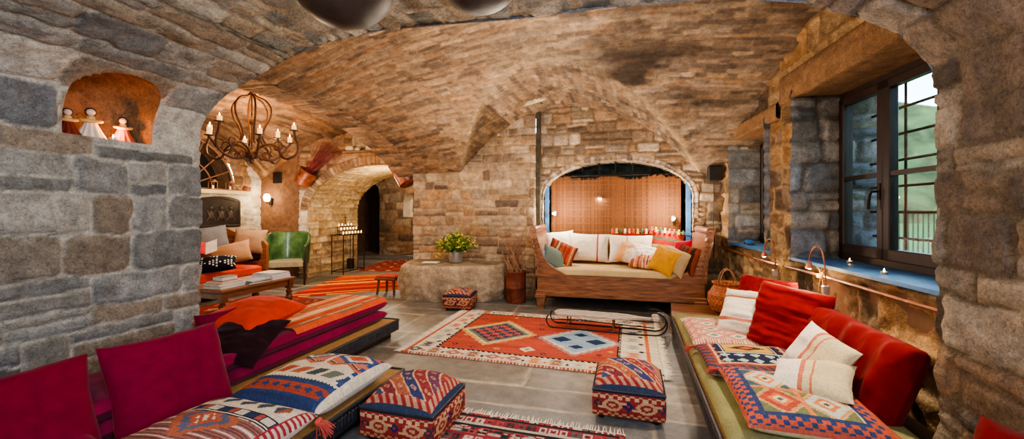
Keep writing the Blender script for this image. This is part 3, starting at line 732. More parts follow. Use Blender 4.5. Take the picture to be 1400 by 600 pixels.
# ================================================================== FURNISHINGS
def frame_mat(c, n, up, roll=0):
    n = Vector(n).normalized(); up = Vector(up); y = (up-n*up.dot(n)).normalized(); x = y.cross(n)
    m = Matrix((( x.x, y.x, n.x, c[0]), (x.y, y.y, n.y, c[1]), (x.z, y.z, n.z, c[2]), (0, 0, 0, 1)))
    return m @ Matrix.Rotation(roll, 4, 'Z')
def plain(c): 
    cc = lin(c)
    return lambda u, v: np.ones(u.shape+(3,))*cc*(.85+.3*fbm(u*7, v*7, 5)[..., None])
def pillow(name, label, cat, w, h, t, T, colfn, m='fabric', seed=1, p=2.6, q=.5, wr=.012, res=.011, pinch=.07, back=None, group=None, sag=0, wf=5, parent=None, belly=1.0, wdir=1.0):
    a = lin_grid(-1, 1, res*2/w); b = lin_grid(-1, 1, res*2/h)
    # cluster samples near the border
    S, Q = mesh_uv(np.sign(a)*(1-(1-np.abs(a))**1.0), b)
    prof = np.clip((1-np.abs(S)**p)*(1-np.abs(Q)**p), 0, 1)**q
    pin = 1-pinch*(1-Q**2)*0
    X = S*w/2*(1-pinch*(1-np.abs(Q)**2)*(np.abs(S)**2)); Y = Q*h/2*(1-pinch*(1-np.abs(S)**2)*(np.abs(Q)**2))
    nz = (fbm(X*wf*wdir+3, Y*wf/wdir+7, seed, 4)-.5)
    fold = np.abs(fbm(X*wf*1.5*wdir, Y*wf*1.5/wdir, seed+3, 2)-.5)
    wz = wr*(2*nz+1.5*(.25-fold))*np.clip(prof*1.6, 0, 1)
    Ztop = t/2*prof+wz; Zbot = -t/2*prof*belly
    sg = -sag*(1-S**2)*(1-Q**2)
    ex = .006*(fbm(S*4+seed, Q*4, seed+9)-.5)
    P1 = np.stack([X+ex, Y+ex, Ztop+sg], -1); P2 = np.stack([X+ex, Y+ex, Zbot+sg], -1)
    uc = ((S[:-1, :-1]+S[1:, 1:])/2+1)*w/2; vc = ((Q[:-1, :-1]+Q[1:, 1:])/2+1)*h/2
    C1 = colfn(uc, vc)
    if back is None: C2 = colfn(uc, vc)*.9
    else: C2 = np.ones(C1.shape)*lin(back)
    o = grids(name, [(P1, C1), (P2[::-1], C2[::-1])], M[m], parent=parent)
    o.matrix_world = T if parent is None else o.matrix_world
    if cat: tag(o, label, cat, group)
    return o
def tassel(parent, loc, s=.03, c='tassel_red', n=26, dirv=(1, 0, -.6)):
    rg = random.Random(int(abs(loc[0]*1000+loc[1]*77))); b = MB(); d = Vector(dirv).normalized()
    b.ell(loc, s*.32, 8)
    for k in range(n):
        q = (d+Vector((rg.uniform(-.5, .5), rg.uniform(-.5, .5), rg.uniform(-.5, .3)))).normalized()
        L = s*rg.uniform(1.2, 2.0); l = Vector(loc)
        b.tube([l, l+q*L*.5+Vector((0, 0, .004)), l+q*L-Vector((0, 0, L*.15))], .0016, 4)
    return b.build('tassel', M[c], parent)
pm('tassel_red', (176, 74, 62), rough=.9); pm('tassel_multi', (196, 120, 60), rough=.9, c2=(120, 50, 60))
# ------------------------------------------------------------------ woven patterns (return linear colours)
class K:
    def __init__(s, u, v, base, q=.01, vary=.12):
        s.u0, s.v0 = u, v; s.q = q; s.u = np.floor(u/q)*q+q/2; s.v = np.floor(v/q)*q+q/2
        s.c = np.ones(u.shape+(3,))*lin(base); s.vary = vary
    def f(s, m, col, a=1.0):
        s.c = np.where(m[..., None], s.c*(1-a)+lin(col)*a, s.c); return s
    def dia(s, cx, cy, a, b): return np.abs(s.u-cx)/a+np.abs(s.v-cy)/b
    def done(s):
        n = hsh(np.floor(s.u0/s.q), np.floor(s.v0/s.q), 77); st = fbm(s.u0*3, s.v0*40, 13, 2)
        g = s.c.mean(-1, keepdims=True); s.c = s.c*.86+g*.14
        return s.c*(1-s.vary+2*s.vary*n)[..., None]*(.66+.36*st)[..., None]
RED, RUST, NAVY, BLUE, CREAM, GOLD, TEAL, WINE, ORG, BROWN, PINK, SKY, OLIVE, BLACK = (178,66,52), (196,92,58), (38,44,78), (56,78,130), (222,208,180), (212,160,72), (70,112,116), (120,34,44), (214,108,54), (96,60,48), (198,120,110), (150,176,192), (140,134,90), (34,30,34)
def tri(x, p): return np.abs((x/p) % 1-.5)*2
def pat_rug(u, v):
    W, H = 2.31, 1.65; k = K(u, v, CREAM, .011)
    U, V = k.u, k.v
    inb = np.minimum(np.minimum(U-.30, W-.36-U), np.minimum(V-.20, H-.17-V))
    # motifs in the cream border
    for i in range(12):
        cx = .12+i*.19
        for cy, sd in ((.10, 1), (H-.085, 2)):
            h = float(hsh(i, sd, 9)); c = [RED, (150,150,140), NAVY, ORG, (140,70,70), (176,190,186)][int(h*6) % 6]
            m = k.dia(cx, cy, .085, .06) < 1 if h < .6 else (np.abs(U-cx) < .02+.05*tri(V-cy, .04)) & (np.abs(V-cy) < .06)
            k.f(m, c, .85); k.f(k.dia(cx, cy, .03, .02) < 1, CREAM if h < .6 else GOLD)
            k.f(k.dia(cx+.095, cy-.02, .018, .03) < 1, NAVY if i % 2 else ORG)
    for i in range(6):
        cy = .25+i*.22
        for cx in (.17, W-.23):
            h = float(hsh(i, int(cx*10), 4)); c = [NAVY, RED, (150,160,150), ORG][int(h*4) % 4]
            k.f((np.abs(U-cx) < .02+.05*tri(V-cy, .05)) & (np.abs(V-cy) < .06), c, .85)
            k.f(k.dia(cx+.07, cy+.1, .03, .03) < 1, NAVY if i % 2 else BROWN)
    k.f(U < .045, CREAM); k.f((U > .045) & (U < .075), RUST); k.f((U > W-.12) & (U < W-.09), ORG)
    k.f(((V < .018) | (V > H-.018)) & (tri(U, .03) > .4), RUST)
    k.f((inb > -.02) & (inb < .0) & (tri(U+V, .05) > .35), BLACK)
    k.f(inb > 0, (188, 72, 48)); k.f((inb > 0) & (inb < .012), BLACK)
    st = np.floor(fbm(U*1.3, V*8, 5)*4)/4; k.c = np.where((inb > .012)[..., None], k.c*(.8+.4*st)[..., None], k.c)
    for cx, cy, t in ((.70, .80, 0), (1.56, .74, 1)):
        d = k.dia(cx, cy, .44, .47)
        zz = .05*tri(U, .06)
        k.f(d+zz < 1.0, (216, 160, 84) if t == 0 else (176, 120, 130)); k.f(d+zz < .88, (222, 196, 130) if t == 0 else (214, 206, 160)); k.f(d < .78, (110, 124, 110) if t == 0 else SKY); 
        if t == 0:
            k.f(d < .66, (190, 80, 60)); chk = ((np.floor((U-cx)/.07+.5)+np.floor((V-cy)/.07+.5)) % 2 == 0)
            k.f((d < .66) & chk, (44, 50, 84)); k.f((d < .62) & chk & (tri(U, .035) < .3), (90, 90, 120))
        else:
            k.f(d < .70, (140, 168, 190))
            for (ox, oy) in ((-.17, 0), (.17, 0), (0, .19), (0, -.19)):
                k.f(k.dia(cx+ox, cy+oy, .11 if oy == 0 else .08, .09 if oy == 0 else .06) < 1, (28, 56, 96))
            for (ox, oy) in ((-.28, .12), (.28, -.12), (.15, .24), (-.15, -.22)): k.f((np.abs(U-cx-ox) < .04) & (np.abs(V-cy-oy) < .03) & (d < .8), (220, 206, 140))
    for i, (x, y) in enumerate([(.42,.32),(.62,.28),(1.13,.36),(1.1,1.2),(.4,1.25),(.42,.62),(1.13,.75),(1.9,.3),(1.88,.5),(1.85,1.2),(1.4,1.34),(.75,1.38),(1.13,1.02),(1.3,.28),(.85,.3),(1.78,.38)]):
        c = [NAVY, (60,60,90), GOLD][i % 3] if i != 2 else CREAM; s = .035 if i != 2 else .08
        k.f((k.dia(x, y, s, s*.9) < 1) & (inb > .02), c); k.f(k.dia(x, y, s*.4, s*.4) < 1, (200, 90, 60) if i != 2 else ORG)
    return k.done()
def pat_oriental(u, v):
    W, H = 1.3, 1.9; k = K(u, v, (150, 44, 56), .009)
    U, V = k.u, k.v; e = np.minimum(np.minimum(U, W-U), np.minimum(V, H-V))
    def motif(msk, p, seed, cols):
        i, j = np.floor(U/p), np.floor(V/p); x, y = (U/p) % 1-.5, (V/p) % 1-.5; h = hsh(i, j, seed); d = np.maximum(np.abs(x), np.abs(y)); dd = np.abs(x)+np.abs(y)
        for t, c in enumerate(cols):
            mm = msk & ((h*len(cols)).astype(int) == t)
            k.f(mm & (d < .36), c); k.f(mm & (d < .2) & (dd > .15), (150, 44, 56)); k.f(mm & (dd < .12), (40, 44, 50))
    motif((e > .03), .065, 3, [(196, 178, 160), (56, 60, 66), (170, 70, 70), (196, 178, 160), (80, 96, 96)])
    motif((e > .20) & (e < .26), .04, 5, [(40, 50, 60), (186, 170, 150)])
    k.f((e > .145) & (e < .165), (196, 178, 160)); k.f((e > .165) & (e < .18), (40, 44, 50)); k.f((e > .055) & (e < .07), (40, 44, 50))
    k.f((e > .36) & (tri(U, .3)*.5+tri(V, .4)*.5 < .5), (62, 84, 88), .6)
    return k.done()
def pat_stripes(cols, axis=1, seed=1, widths=(.015, .07), wob=.012):
    def f(u, v):
        a = (v if axis else u)+wob*(fbm(u*2, v*2, seed)-.5)*2; rg = random.Random(seed); e = [a.min()-.01]; cc = []
        while e[-1] < a.max()+.02: e.append(e[-1]+rg.uniform(*widths)); cc.append(lin(rg.choice(cols))*rg.uniform(.85, 1.1))
        i = np.clip(np.searchsorted(np.array(e), a)-1, 0, len(cc)-1)
        return np.array(cc)[i]*(.8+.4*fbm(u*12, v*30, seed+4)[..., None])
    return f
def pat_A(u, v):          # far kilim floor cushion of the left bench (v towards the back)
    k = K(u, v, CREAM, .008); U, V = k.u, k.v; w = .62
    k.f(V < .05, (50, 66, 110)); k.f((V > .03) & (V < .17), (48, 70, 116)); k.f((V > .045) & (V < .13) & (tri(U+.6*np.floor(V/.028)*.01, .075)*.5+tri(V, .06)*.5 > .38), (172, 70, 44))
    k.f((V > .17) & (V < .178) & (tri(U, .012) > .5), BLACK)
    x = U+.4*(V-.25)
    for i in range(6):
        cx = .05+i*.11; k.f((np.abs((U-cx)-.5*(V-.26)) < .038) & (np.abs(V-.26) < .045), [(92,112,106), (184,84,54), (196,96,60), (70,88,92), (110,120,104), (60,84,110)][i])
    zz = V-.36-.04*tri(U, .16); k.f((zz > 0) & (zz < .03), (198, 104, 74)); k.f((zz > .03) & (zz < .04), BLACK); k.f(zz > .045, (200, 110, 80))
    for cx, c1 in ((.16, (56, 84, 140)), (.46, (56, 84, 140))):
        d = k.dia(cx, .54, .17, .13)+.06*tri(U, .03); k.f(d < 1, c1); k.f(d < .72, CREAM); k.f(d < .5, (90, 130, 110) if cx < .3 else (198, 100, 60)); k.f(d < .24, (190, 80, 50))
    k.f((np.abs(U-.31) < .012) & (V > .4), CREAM); k.f((U > w-.05) & (tri(V, .07) > .4), (52, 76, 130)); k.f((U > w-.03), CREAM)
    return k.done()
def pat_B(u, v):
    k = K(u, v, (150, 96, 88), .0075); U, V = k.u, k.v; w, h = .63, .87; a = V
    k.f(tri(a+0*U, .018) > .5, (112, 66, 62)); k.f(tri(a, .054) > .82, (206, 186, 172))
    d = k.dia(.3, .55, .2, .17)+.1*tri(U, .04); k.f(d < 1, (176, 92, 62)); k.f(d < .75, (92, 96, 122)); k.f(d < .5, (186, 84, 56)); k.f((d < .3) & (tri(U+V, .05) > .5), CREAM)
    for x, y in ((.5, .62), (.5, .42), (.12, .66), (.1, .42)): k.f(k.dia(x, y, .035, .03) < 1, (186, 84, 56)); k.f(k.dia(x, y, .018, .016) < 1, CREAM)
    b = np.minimum(V-.0, h-V)
    k.f(b < .27, BLACK); k.f((b < .262) & (b > .252), CREAM); k.f((b < .25) & (b > .20), (38, 54, 92)); k.f((b < .25) & (b > .2) & (tri(U, .16) < .35), (196, 184, 168)); k.f((b < .25) & (b > .2) & (tri(U+.05, .16) < .2), (176, 74, 54))
    k.f(b < .195, (206, 194, 172)); dd = tri(U, .105)*.5+tri(b-.1, .17)*.5
    i = np.floor(U/.105); cc = hsh(i, 2, 4)
    k.f((b < .185) & (dd > .62) & (b > .02), (60, 76, 96)); k.f((b < .185) & (dd > .62) & (b > .02) & (cc > .5), (150, 80, 60)); k.f((b < .16) & (b > .04) & (dd < .2), (186, 84, 56))
    k.f((b < .02), (150, 44, 44)); k.f((b < .02) & (tri(U, .03) > .5), CREAM)
    k.f(U > w-.035, (160, 40, 48)); k.f((U > w-.03) & (tri(V, .03) > .5), (200, 180, 160))
    return k.done()
def pat_M3(u, v):
    k = K(u, v, (206, 176, 110), .008); U, V = k.u, k.v; W, H = .58, .66; e = np.minimum(np.minimum(U, W-U), np.minimum(V, H-V))
    x, y = (U-.09)/(W-.18), (V-.09)/(H-.18)
    d = np.abs(((x*2) % 1)-.5)*2+np.abs(((y*2) % 1)-.5)*2; i = np.floor(x*2)+2*np.floor(y*2)
    k.f(d < 1.0, (196, 200, 190)); k.f((d < 1.0) & (i == 0), (190, 70, 50)); k.f((d < 1) & (i == 3), (214, 168, 90)); k.f((d < .6), (222, 120, 56)); k.f((d < .35), (220, 204, 160)); k.f((d < .16), (80, 96, 80))
    k.f((d > 1.25) & (i < 2), (120, 124, 84)); k.f((d > 1.25) & (i == 2), (70, 96, 110)); k.f((d > 1.05) & (d < 1.12), (222, 120, 56)); k.f(((np.abs(x-.5) < .03) | (np.abs(y-.5) < .025)), (222, 128, 64))
    k.f((e < .09), (222, 200, 160)); k.f((e < .085), (52, 70, 116)); k.f((e < .065) & (e > .01) & (tri(U+V, .055)*.6+tri(U-V, .055)*.6 > .55), (204, 84, 48)); k.f(e < .008, (200, 90, 60))
    return k.done()
def pat_M2(u, v):
    k = K(u, v, (38, 46, 76), .008); U, V = k.u, k.v; W, H = .60, .50; e = np.minimum(np.minimum(U, W-U), np.minimum(V, H-V))
    k.f((e < .07), (150, 70, 56)); k.f((e < .06) & (tri(U+V, .05) > .5), (60, 70, 96)); k.f((e > .075) & (e < .085), (220, 160, 110))
    k.f((np.abs(U-.3) < .15) & (np.abs(V-.33) < .075), (208, 160, 60)); k.f((k.dia(.3, .33, .12, .05) < 1), (70, 50, 50)); k.f((k.dia(.3, .33, .05, .025) < 1), (200, 90, 50))
    k.f((np.abs(np.abs(U-.3)-.16) < .006) & (e > .085), (206, 196, 170)); k.f((np.abs(V-.24) < .005) & (e > .085), (206, 196, 170))
    k.f((e > .09) & (V < .22) & (tri(U, .09)+tri(V, .08) < .75), (166, 190, 184)); k.f((e > .09) & (np.abs(U-.3) > .18) & (tri(U, .06)+tri(V, .07) < .6), (200, 92, 60))
    return k.done()
def pat_M1(u, v):
    k = K(u, v, (206, 150, 130), .009); U, V = k.u, k.v
    d = tri(U, .17)+tri(V, .15); k.f(d > 1.25, (222, 206, 184)); k.f((d > 1.0) & (d < 1.12), (190, 84, 70)); k.f(d > 1.6, (120, 140, 130)); k.f(d < .4, (220, 204, 180)); k.f(d < .22, (200, 100, 66))
    e = np.minimum(U, .56-U); k.f((e < .06) & (tri(V, .05) > .4), (206, 120, 104)); k.f((np.minimum(V, .72-V) < .08), (204, 110, 90)); k.f((np.minimum(V, .72-V) < .08) & (tri(U, .02) > .5), (224, 196, 170))
    return k.done()
def pouf_side(u, v, w, h):
    k = K(u, v, (150, 42, 40), .006); U, V = k.u, k.v
    k.f(V > h-.012, (40, 44, 56)); mz = (V > h-.045) & (V < h-.02); k.f(mz & (((U/.05) % 1 < .55) ^ (V > h-.03)), (204, 164, 116)); k.f((V < .03) & (((U/.045) % 1 < .5) ^ (V < .014)), (196, 140, 90))
    for cx, c in ((w*.5, (44, 40, 96)), (w*.08, (70, 50, 60)), (w*.95, (70, 60, 70))):
        k.f((k.dia(cx, h*.48, .035, .035) < 1) & (tri(U-cx, .02) > .2), c); k.f(k.dia(cx, h*.48, .012, .012) < 1, (170, 60, 50))
    for cx in (w*.28, w*.75):
        r = np.hypot((U-cx)/.062, (V-h*.47)/.036); k.f((r < 1) & (r > .62), (196, 150, 104)); k.f((r < .3), (196, 150, 104))
        k.f((np.abs(U-cx) < .085) & (r > 1) & (np.abs(V-h*.47-.018*np.sign(U-cx)) < .008), (206, 160, 110))
    return k.done()
def pouf_top(u, v, w):
    k = K(u, v, (160, 56, 52), .0065); U, V = k.u, k.v; e = np.minimum(np.minimum(U, w-U), np.minimum(V, w-V))
    r = U*.85+V*.45+.10*np.sin(V*6); b = np.floor(r/.075); cols = [(160, 60, 50), (62, 74, 128), (140, 52, 60), (186, 96, 60), (58, 66, 112), (156, 50, 50), (120, 60, 90), (170, 60, 52)]
    for i in range(8): k.f(b % 8 == i, cols[i])
    k.f((r/.075) % 1 < .13, (220, 176, 120)); x = (V/.07) % 1-.5; y = (r/.075) % 1-.55; d = np.abs(x)+np.abs(y); k.f((d < .26) & (d > .1), (204, 150, 110), .8); k.f((d < .42) & (d > .36), (70, 50, 80), .6)
    k.f(e < .055, (164, 44, 48)); k.f((e < .055) & ((((U+V)/.05) % 1) < .5), (196, 150, 112)); k.f(e < .013, (52, 66, 92))
    return k.done()
# ------------------------------------------------------------------ rugs
def rug(name, label, x0, x1, y0, y1, colfn, z=.004, res=.011, fringe=None, group=None, rz=0, thick=.009, m='fabric', fc='fringe_white'):
    us = lin_grid(0, x1-x0, res); vs = lin_grid(0, y1-y0, res); U, V = mesh_uv(us, vs)
    wv = .003*(fbm(U*3, V*3, int(abs(x0)*100)+1)-.3)*2; wob = .008*(fbm(U*1.5, V*1.5, 8)-.5)
    e = np.minimum(np.minimum(U, U.max()-U), np.minimum(V, V.max()-V)); Z = np.where(e < 1e-4, -.002, thick+np.clip(wv, -.002, .01))
    P = np.stack([U+x0+wob, V+y0+wob, Z+z], -1); C = colfn((U[:-1, :-1]+U[1:, 1:])/2, (V[:-1, :-1]+V[1:, 1:])/2)
    o = grids(name, [(P, C)], M[m]); tag(o, label, 'rug', group)
    if fringe:
        rg = random.Random(4)
        for side in fringe:
            b = MB()
            hem = {'l': ((x0, y0), (x0, y1)), 'r': ((x1, y0), (x1, y1)), 'b': ((x0, y1), (x1, y1)), 'f': ((x0, y0), (x1, y0))}[side]
            b.tube([(hem[0][0], hem[0][1], z+.006), (hem[1][0], hem[1][1], z+.006)], .005, 5)
            L = (y1-y0) if side in 'lr' else (x1-x0); n = int(L/.014)
            for k in range(n):
                t = (k+.5)*L/n; f = rg.uniform(.045, .075); dx = rg.uniform(-.012, .012); zz = z+.004
                if side == 'l': p, q = (x0, y0+t, zz), (x0-f, y0+t+dx, zz)
                if side == 'r': p, q = (x1, y0+t, zz), (x1+f, y0+t+dx, zz)
                if side == 'b': p, q = (x0+t, y1, zz), (x0+t+dx, y1+f, zz)
                if side == 'f': p, q = (x0+t, y0, zz), (x0+t+dx, y0-f, zz)
                b.tube([p, ((p[0]+q[0])/2+dx*.3, (p[1]+q[1])/2, zz+.003), q], [.004, .0028, .0016], 4)
            b.build('fringe', M[fc], o)
    return o
pm('fringe_white', (214, 202, 180), rough=.95)
rug('kilim_rug', 'large orange-red kilim rug with two stepped diamonds and a cream border', -2.04, .27, 3.30, 4.95, pat_rug, fringe='lr')
rug('pile_rug', 'dark red patterned pile rug with white fringe between the two front poufs', -1.3, -.02, .54, 2.42, pat_oriental, fringe='b', thick=.012)
ORS = [(206, 72, 34), (178, 48, 28), (224, 110, 40), (150, 40, 28), (236, 150, 70), (96, 34, 24), (200, 84, 40)]
# orange runner lying towards the passage (skewed quad)
def quad_rug(name, label, c, colfn, z=.005, res=.02, group=None, thick=.006, wav=.006):
    c = [np.array(p[:2]) for p in c]; L1 = np.linalg.norm(c[1]-c[0]); L2 = np.linalg.norm(c[3]-c[0])
    a = lin_grid(0, 1, res/L1); b = lin_grid(0, 1, res/L2); A, B = mesh_uv(a, b)
    P2 = (1-A)[..., None]*(1-B)[..., None]*c[0]+A[..., None]*(1-B)[..., None]*c[1]+A[..., None]*B[..., None]*c[2]+(1-A)[..., None]*B[..., None]*c[3]
    wob = .02*(fbm(A*L1*3, B*L2*3, 5)-.5); Z = z+thick+wav*fbm(A*L1*5, B*L2*5, 3)
    e = np.minimum(np.minimum(A, 1-A), np.minimum(B, 1-B)); Z = np.where(e < 1e-6, z-.002, Z)
    P = np.concatenate([P2+wob[..., None], Z[..., None]], -1); C = colfn(((A[:-1, :-1]+A[1:, 1:])/2)*L1, ((B[:-1, :-1]+B[1:, 1:])/2)*L2)
    return tag(grids(name, [(P, C)], M['fabric']), label, 'rug', group)
quad_rug('striped_runner', 'bright orange striped flatweave rug leading to the stone passage', [onz(386, 408), onz(556, 395), onz(560, 374), onz(468, 378)], pat_stripes(ORS, 1, 3, (.02, .09), .05))
def pat_far(u, v):
    k = K(u, v, (150, 52, 44), .02); d = tri(k.u, .35)+tri(k.v, .5); k.f(d < .5, (196, 96, 70)); k.f(d < .25, (60, 50, 60)); k.f(d > 1.6, (210, 150, 110)); return k.done()
quad_rug('diamond_rug', 'dull red rug with small diamonds on the passage floor', [onz(487, 370), onz(562, 371), onz(560, 355.5), onz(526, 357)], pat_far, res=.03)
quad_rug('hearth_rug', 'dark red worn rug under the wooden coffee table', [(-5.6, 3.0), (-3.75, 3.0), (-3.75, 4.95), (-5.5, 4.95)], lambda u, v: pat_far(u, v)*.75, res=.03)
# ------------------------------------------------------------------ left bench platforms
def platform(name, label, x0, x1, y0, y1, z, edges, carved_w=.035):
    t = thing(name, label, 'platform', ((x0+x1)/2, (y0+y1)/2, 0)); o = (-(x0+x1)/2, -(y0+y1)/2)
    T = Matrix.Translation((o[0], o[1], 0))
    MB().box(x0+.05, x1-.05, y0+.02, y1-.06, 0, z-.03, T).build('base', M['darkwood'], t)
    us = lin_grid(x0, x1, .01); vs = lin_grid(y0, y1, .04); U, V = mesh_uv(us, vs); Z = z+.0022*np.sin(U*2*PI/.02)
    C = np.ones(U.shape+(3,))*lin((160, 124, 76))*(.75+.5*fbm(U*60, V*2, 3))[..., None]
    P = np.stack([U+o[0], V+o[1], Z], -1)
    MB().box(x0, x1, y0, y1, z-.03, z-.004, T).build('board', M['woody'], t)
    grids('straw_mat', [(P, C)], M['straw'], parent=t, domain='POINT')
    b = MB()
    def carve(p0, p1, horiz):
        L = math.hypot(p1[0]-p0[0], p1[1]-p0[1]); n = int(L/.03)
        for k in range(n):
            a = k/n; x = p0[0]+(p1[0]-p0[0])*a; y = p0[1]+(p1[1]-p0[1])*a
            if horiz: b.box(x, x+.022, y-.012, y+.010, z-.075, z-.02, T, .004)
            else: b.box(x-.012, x+.010, y, y+.022, z-.075, z-.02, T, .004)
        if horiz: b.box(p0[0], p1[0], y-.01, y+.005, z-.10, z+.004, T); 
        else: b.box(p0[0]-.01, p0[0]+.005, p0[1], p1[1], z-.10, z+.004, T)
        if horiz: b.tube([(p0[0]+o[0], y+o[1], z), (p1[0]+o[0], y+o[1], z)], .012, 8)
        else: b.tube([(p0[0]+o[0], p0[1]+o[1], z), (p0[0]+o[0], p1[1]+o[1], z)], .012, 8)
    for e in edges:
        if e == 'r': carve((x1, y0), (x1, y1), False)
        if e == 'l': carve((x0, y0), (x0, y1), False)
        if e == 'b': carve((x0, y1), (x1, y1), True)
        if e == 'f': carve((x0, y0), (x1, y0), True)
    b.build('carved_edge', M['black_carved'], t)
    return t
platform('bench_platform', 'long low straw-matted platform under the magenta mattress', -2.95, -2.30, .1, 3.72, .17, 'rb')
platform('bench_platform', 'shorter low straw-matted platform under the two left kilim cushions', -2.20, -1.54, .3, 2.56, .17, 'rb')
# magenta double mattress
MAG = (118, 26, 58)
def mag(u, v): return np.ones(u.shape+(3,))*lin(MAG)*(.8+.4*fbm(u*4, v*4, 5))[..., None]
def flat(c, n=(0, 0, 1), up=(0, 1, 0), roll=0): return frame_mat(c, n, up, roll)
for zc, lb in ((.229, 'lower layer of the folded magenta mattress, resting on the straw mat'), (.337, 'upper layer of the folded magenta mattress, under the striped runner')):
    pillow('mattress', lb, 'mattress', .53, 3.3, .100, flat((-2.675, 2.06, zc)), mag, 'velvet', 3, p=16, q=.45, wr=.004, res=.02, pinch=.0, wf=3)
# striped runner draped over far end of the mattress
def runner():
    us = lin_grid(-.21, .315, .02); vs = lin_grid(2.50, 3.69, .02); U, V = mesh_uv(us, vs)
    P = np.stack([U-2.73, V, (.400)+.006*fbm(U*6, V*6, 2)-.05*np.clip((U-.27)/.05, 0, 1)**2], -1)
    c = pat_stripes([(226, 160, 106), (206, 84, 50), (230, 186, 140), (196, 110, 70), (214, 62, 40), (232, 170, 120), (150, 110, 80), (226, 140, 90)], 0, 12, (.008, .035), .02)
    P2 = P.copy(); P2[..., 2] -= .008
    tag(grids('striped_runner', [(P, c((U[:-1, :-1]+U[1:, 1:])/2, (V[:-1, :-1]+V[1:, 1:])/2))], M['fabric']), 'peach and orange striped cloth spread over the far end of the magenta mattress', 'cloth')
runner()
# kilim floor cushions, left
o = pillow('kilim_cushion', 'kilim floor cushion with blue zigzag band and stepped diamonds, left bench far end', 'cushion', .62, .68, .19, flat((-1.84, 2.07, .255)), pat_A, seed=4, p=3.2, q=.5, wr=.006, res=.008, back=(210, 200, 184), pinch=.04)
tassel(o, (.31, -.34, -.03), .045)
o = pillow('kilim_cushion', 'kilim floor cushion with fine brown stripes and cream diamond border, in the left foreground', 'cushion', .63, .87, .20, flat((-1.83, 1.27, .26)), pat_B, seed=5, p=3.2, q=.5, wr=.006, res=.0075, back=(210, 200, 184), pinch=.04)
tassel(o, (.315, .43, -.03), .05)
# magenta cushions
def mag2(u, v): return np.ones(u.shape+(3,))*lin((114, 20, 48))*(.85+.3*fbm(u*3, v*3, 5))[..., None]
pillow('throw_cushion', 'big square magenta cushion leaning below the stone wall, in front of the magenta mattress', 'cushion', .56, .53, .17, frame_mat((-2.40, 1.62, .37), (.90, -.10, .36), (0, 0, 1), .0), mag2, 'velvet', 7, p=3.6, q=.5, wr=.012, pinch=.05)
pillow('throw_cushion', 'dark red cushion at the far left edge, leaning below the stone wall', 'cushion', .60, .46, .17, frame_mat((-2.50, 1.02, .385), (.88, -.16, .34), (0, 0, 1), .03), lambda u, v: np.ones(u.shape+(3,))*lin((112, 20, 42))*(.85+.3*fbm(u*3, v*3, 5))[..., None], 'velvet', 9, p=3.6, q=.5, wr=.014, pinch=.05)
pillow('throw_cushion', 'small magenta cushion lying low between the two leaning cushions', 'cushion', .42, .34, .13, frame_mat((-2.33, 1.10, .235), (.35, 0, .9), (0, 1, 0), .1), mag2, 'velvet', 10, p=3, q=.5, wr=.012)
pillow('throw_cushion', 'magenta cushion half hidden behind the black cushion at the wall corner', 'cushion', .26, .22, .10, frame_mat((-2.84, 2.22, .47), (.8, -.55, .4), (0, 0, 1), .1), mag2, 'velvet', 12, p=3, q=.5, wr=.012)
pillow('throw_cushion', 'plump orange-red cushion lying on the magenta mattress', 'cushion', .46, .62, .19, frame_mat((-2.78, 2.46, .500), (.15, -.10, 1), (0, 1, 0), .10), lambda u, v: np.ones(u.shape+(3,))*lin((196, 58, 30))*(.85+.3*fbm(u*3, v*3, 5))[..., None], 'velvet', 13, p=2.6, q=.55, wr=.014)
pillow('throw_cushion', 'black cushion with pointed corner lying in front of the orange cushion', 'cushion', .40, .60, .09, frame_mat((-2.58, 2.20, .425), (.34, -.12, .9), (0, 1, 0), .45), lambda u, v: np.ones(u.shape+(3,))*lin((34, 14, 22)), 'velvet', 14, p=2.0, q=.6, wr=.02)
# ------------------------------------------------------------------ poufs
def pouf(label, cx, cy, w, h=.16, dome=.11, rz=0, group='kilim covered poufs'):
    t = thing('pouf', label, 'pouf', (cx, cy, 0), rz); r = w/2; zb = .035
    L = []
    n = lin_grid(-r, r, .0066); m = lin_grid(0, h, .0066)
    U, V = mesh_uv(n, m)
    bul = .012*np.sin(V/h*PI)*np.cos(U/r*PI/2)**.5
    ce = lambda G: (G[:-1, :-1]+G[1:, 1:])/2
    for q in range(4):
        a = q*PI/2; y = -r-bul; X = U*math.cos(a)-y*math.sin(a); Y = U*math.sin(a)+y*math.cos(a)
        L.append((np.stack([X, Y, V+zb], -1), pouf_side(ce(U)+r+q*.03, ce(V), w, h)))
    A, B = mesh_uv(n, n); Z = zb+h+dome*np.clip((1-np.abs(A/r)**2.4)*(1-np.abs(B/r)**2.4), 0, 1)**.55
    L.append((np.stack([A, B, Z], -1), pouf_top(ce(A)+r, ce(B)+r, w)))
    grids('cover', L, M['fabric'], parent=t)
    p = MB(); z = zb+h
    p.tube([(-r, -r, z), (r, -r, z), (r, r, z), (-r, r, z)], .006, 6, closed=True); p.build('piping', M['black_carved'], t)
    for sx in (-1, 1):
        for sy in (-1, 1): MB().lathe([(.018, 0), (.024, .02), (.026, .04)], (sx*(r-.05), sy*(r-.05), 0), 12).build('leg', M['darkwood'], t, True)
    MB().box(-r+.01, r-.01, -r+.01, r-.01, .03, .05).build('base', M['darkwood'], t)
    return t
pouf('square kilim pouf in the left foreground, beside the platform edge', -1.235, 2.19, .45, .155, .12)
pouf('square kilim pouf in front of the right end of the orange-red rug', -.005, 2.79, .43, .155, .115)
pouf('small kilim pouf on the flagstones in front of the rough stone ledge', -2.17, 5.03, .37, .16, .07, .12)
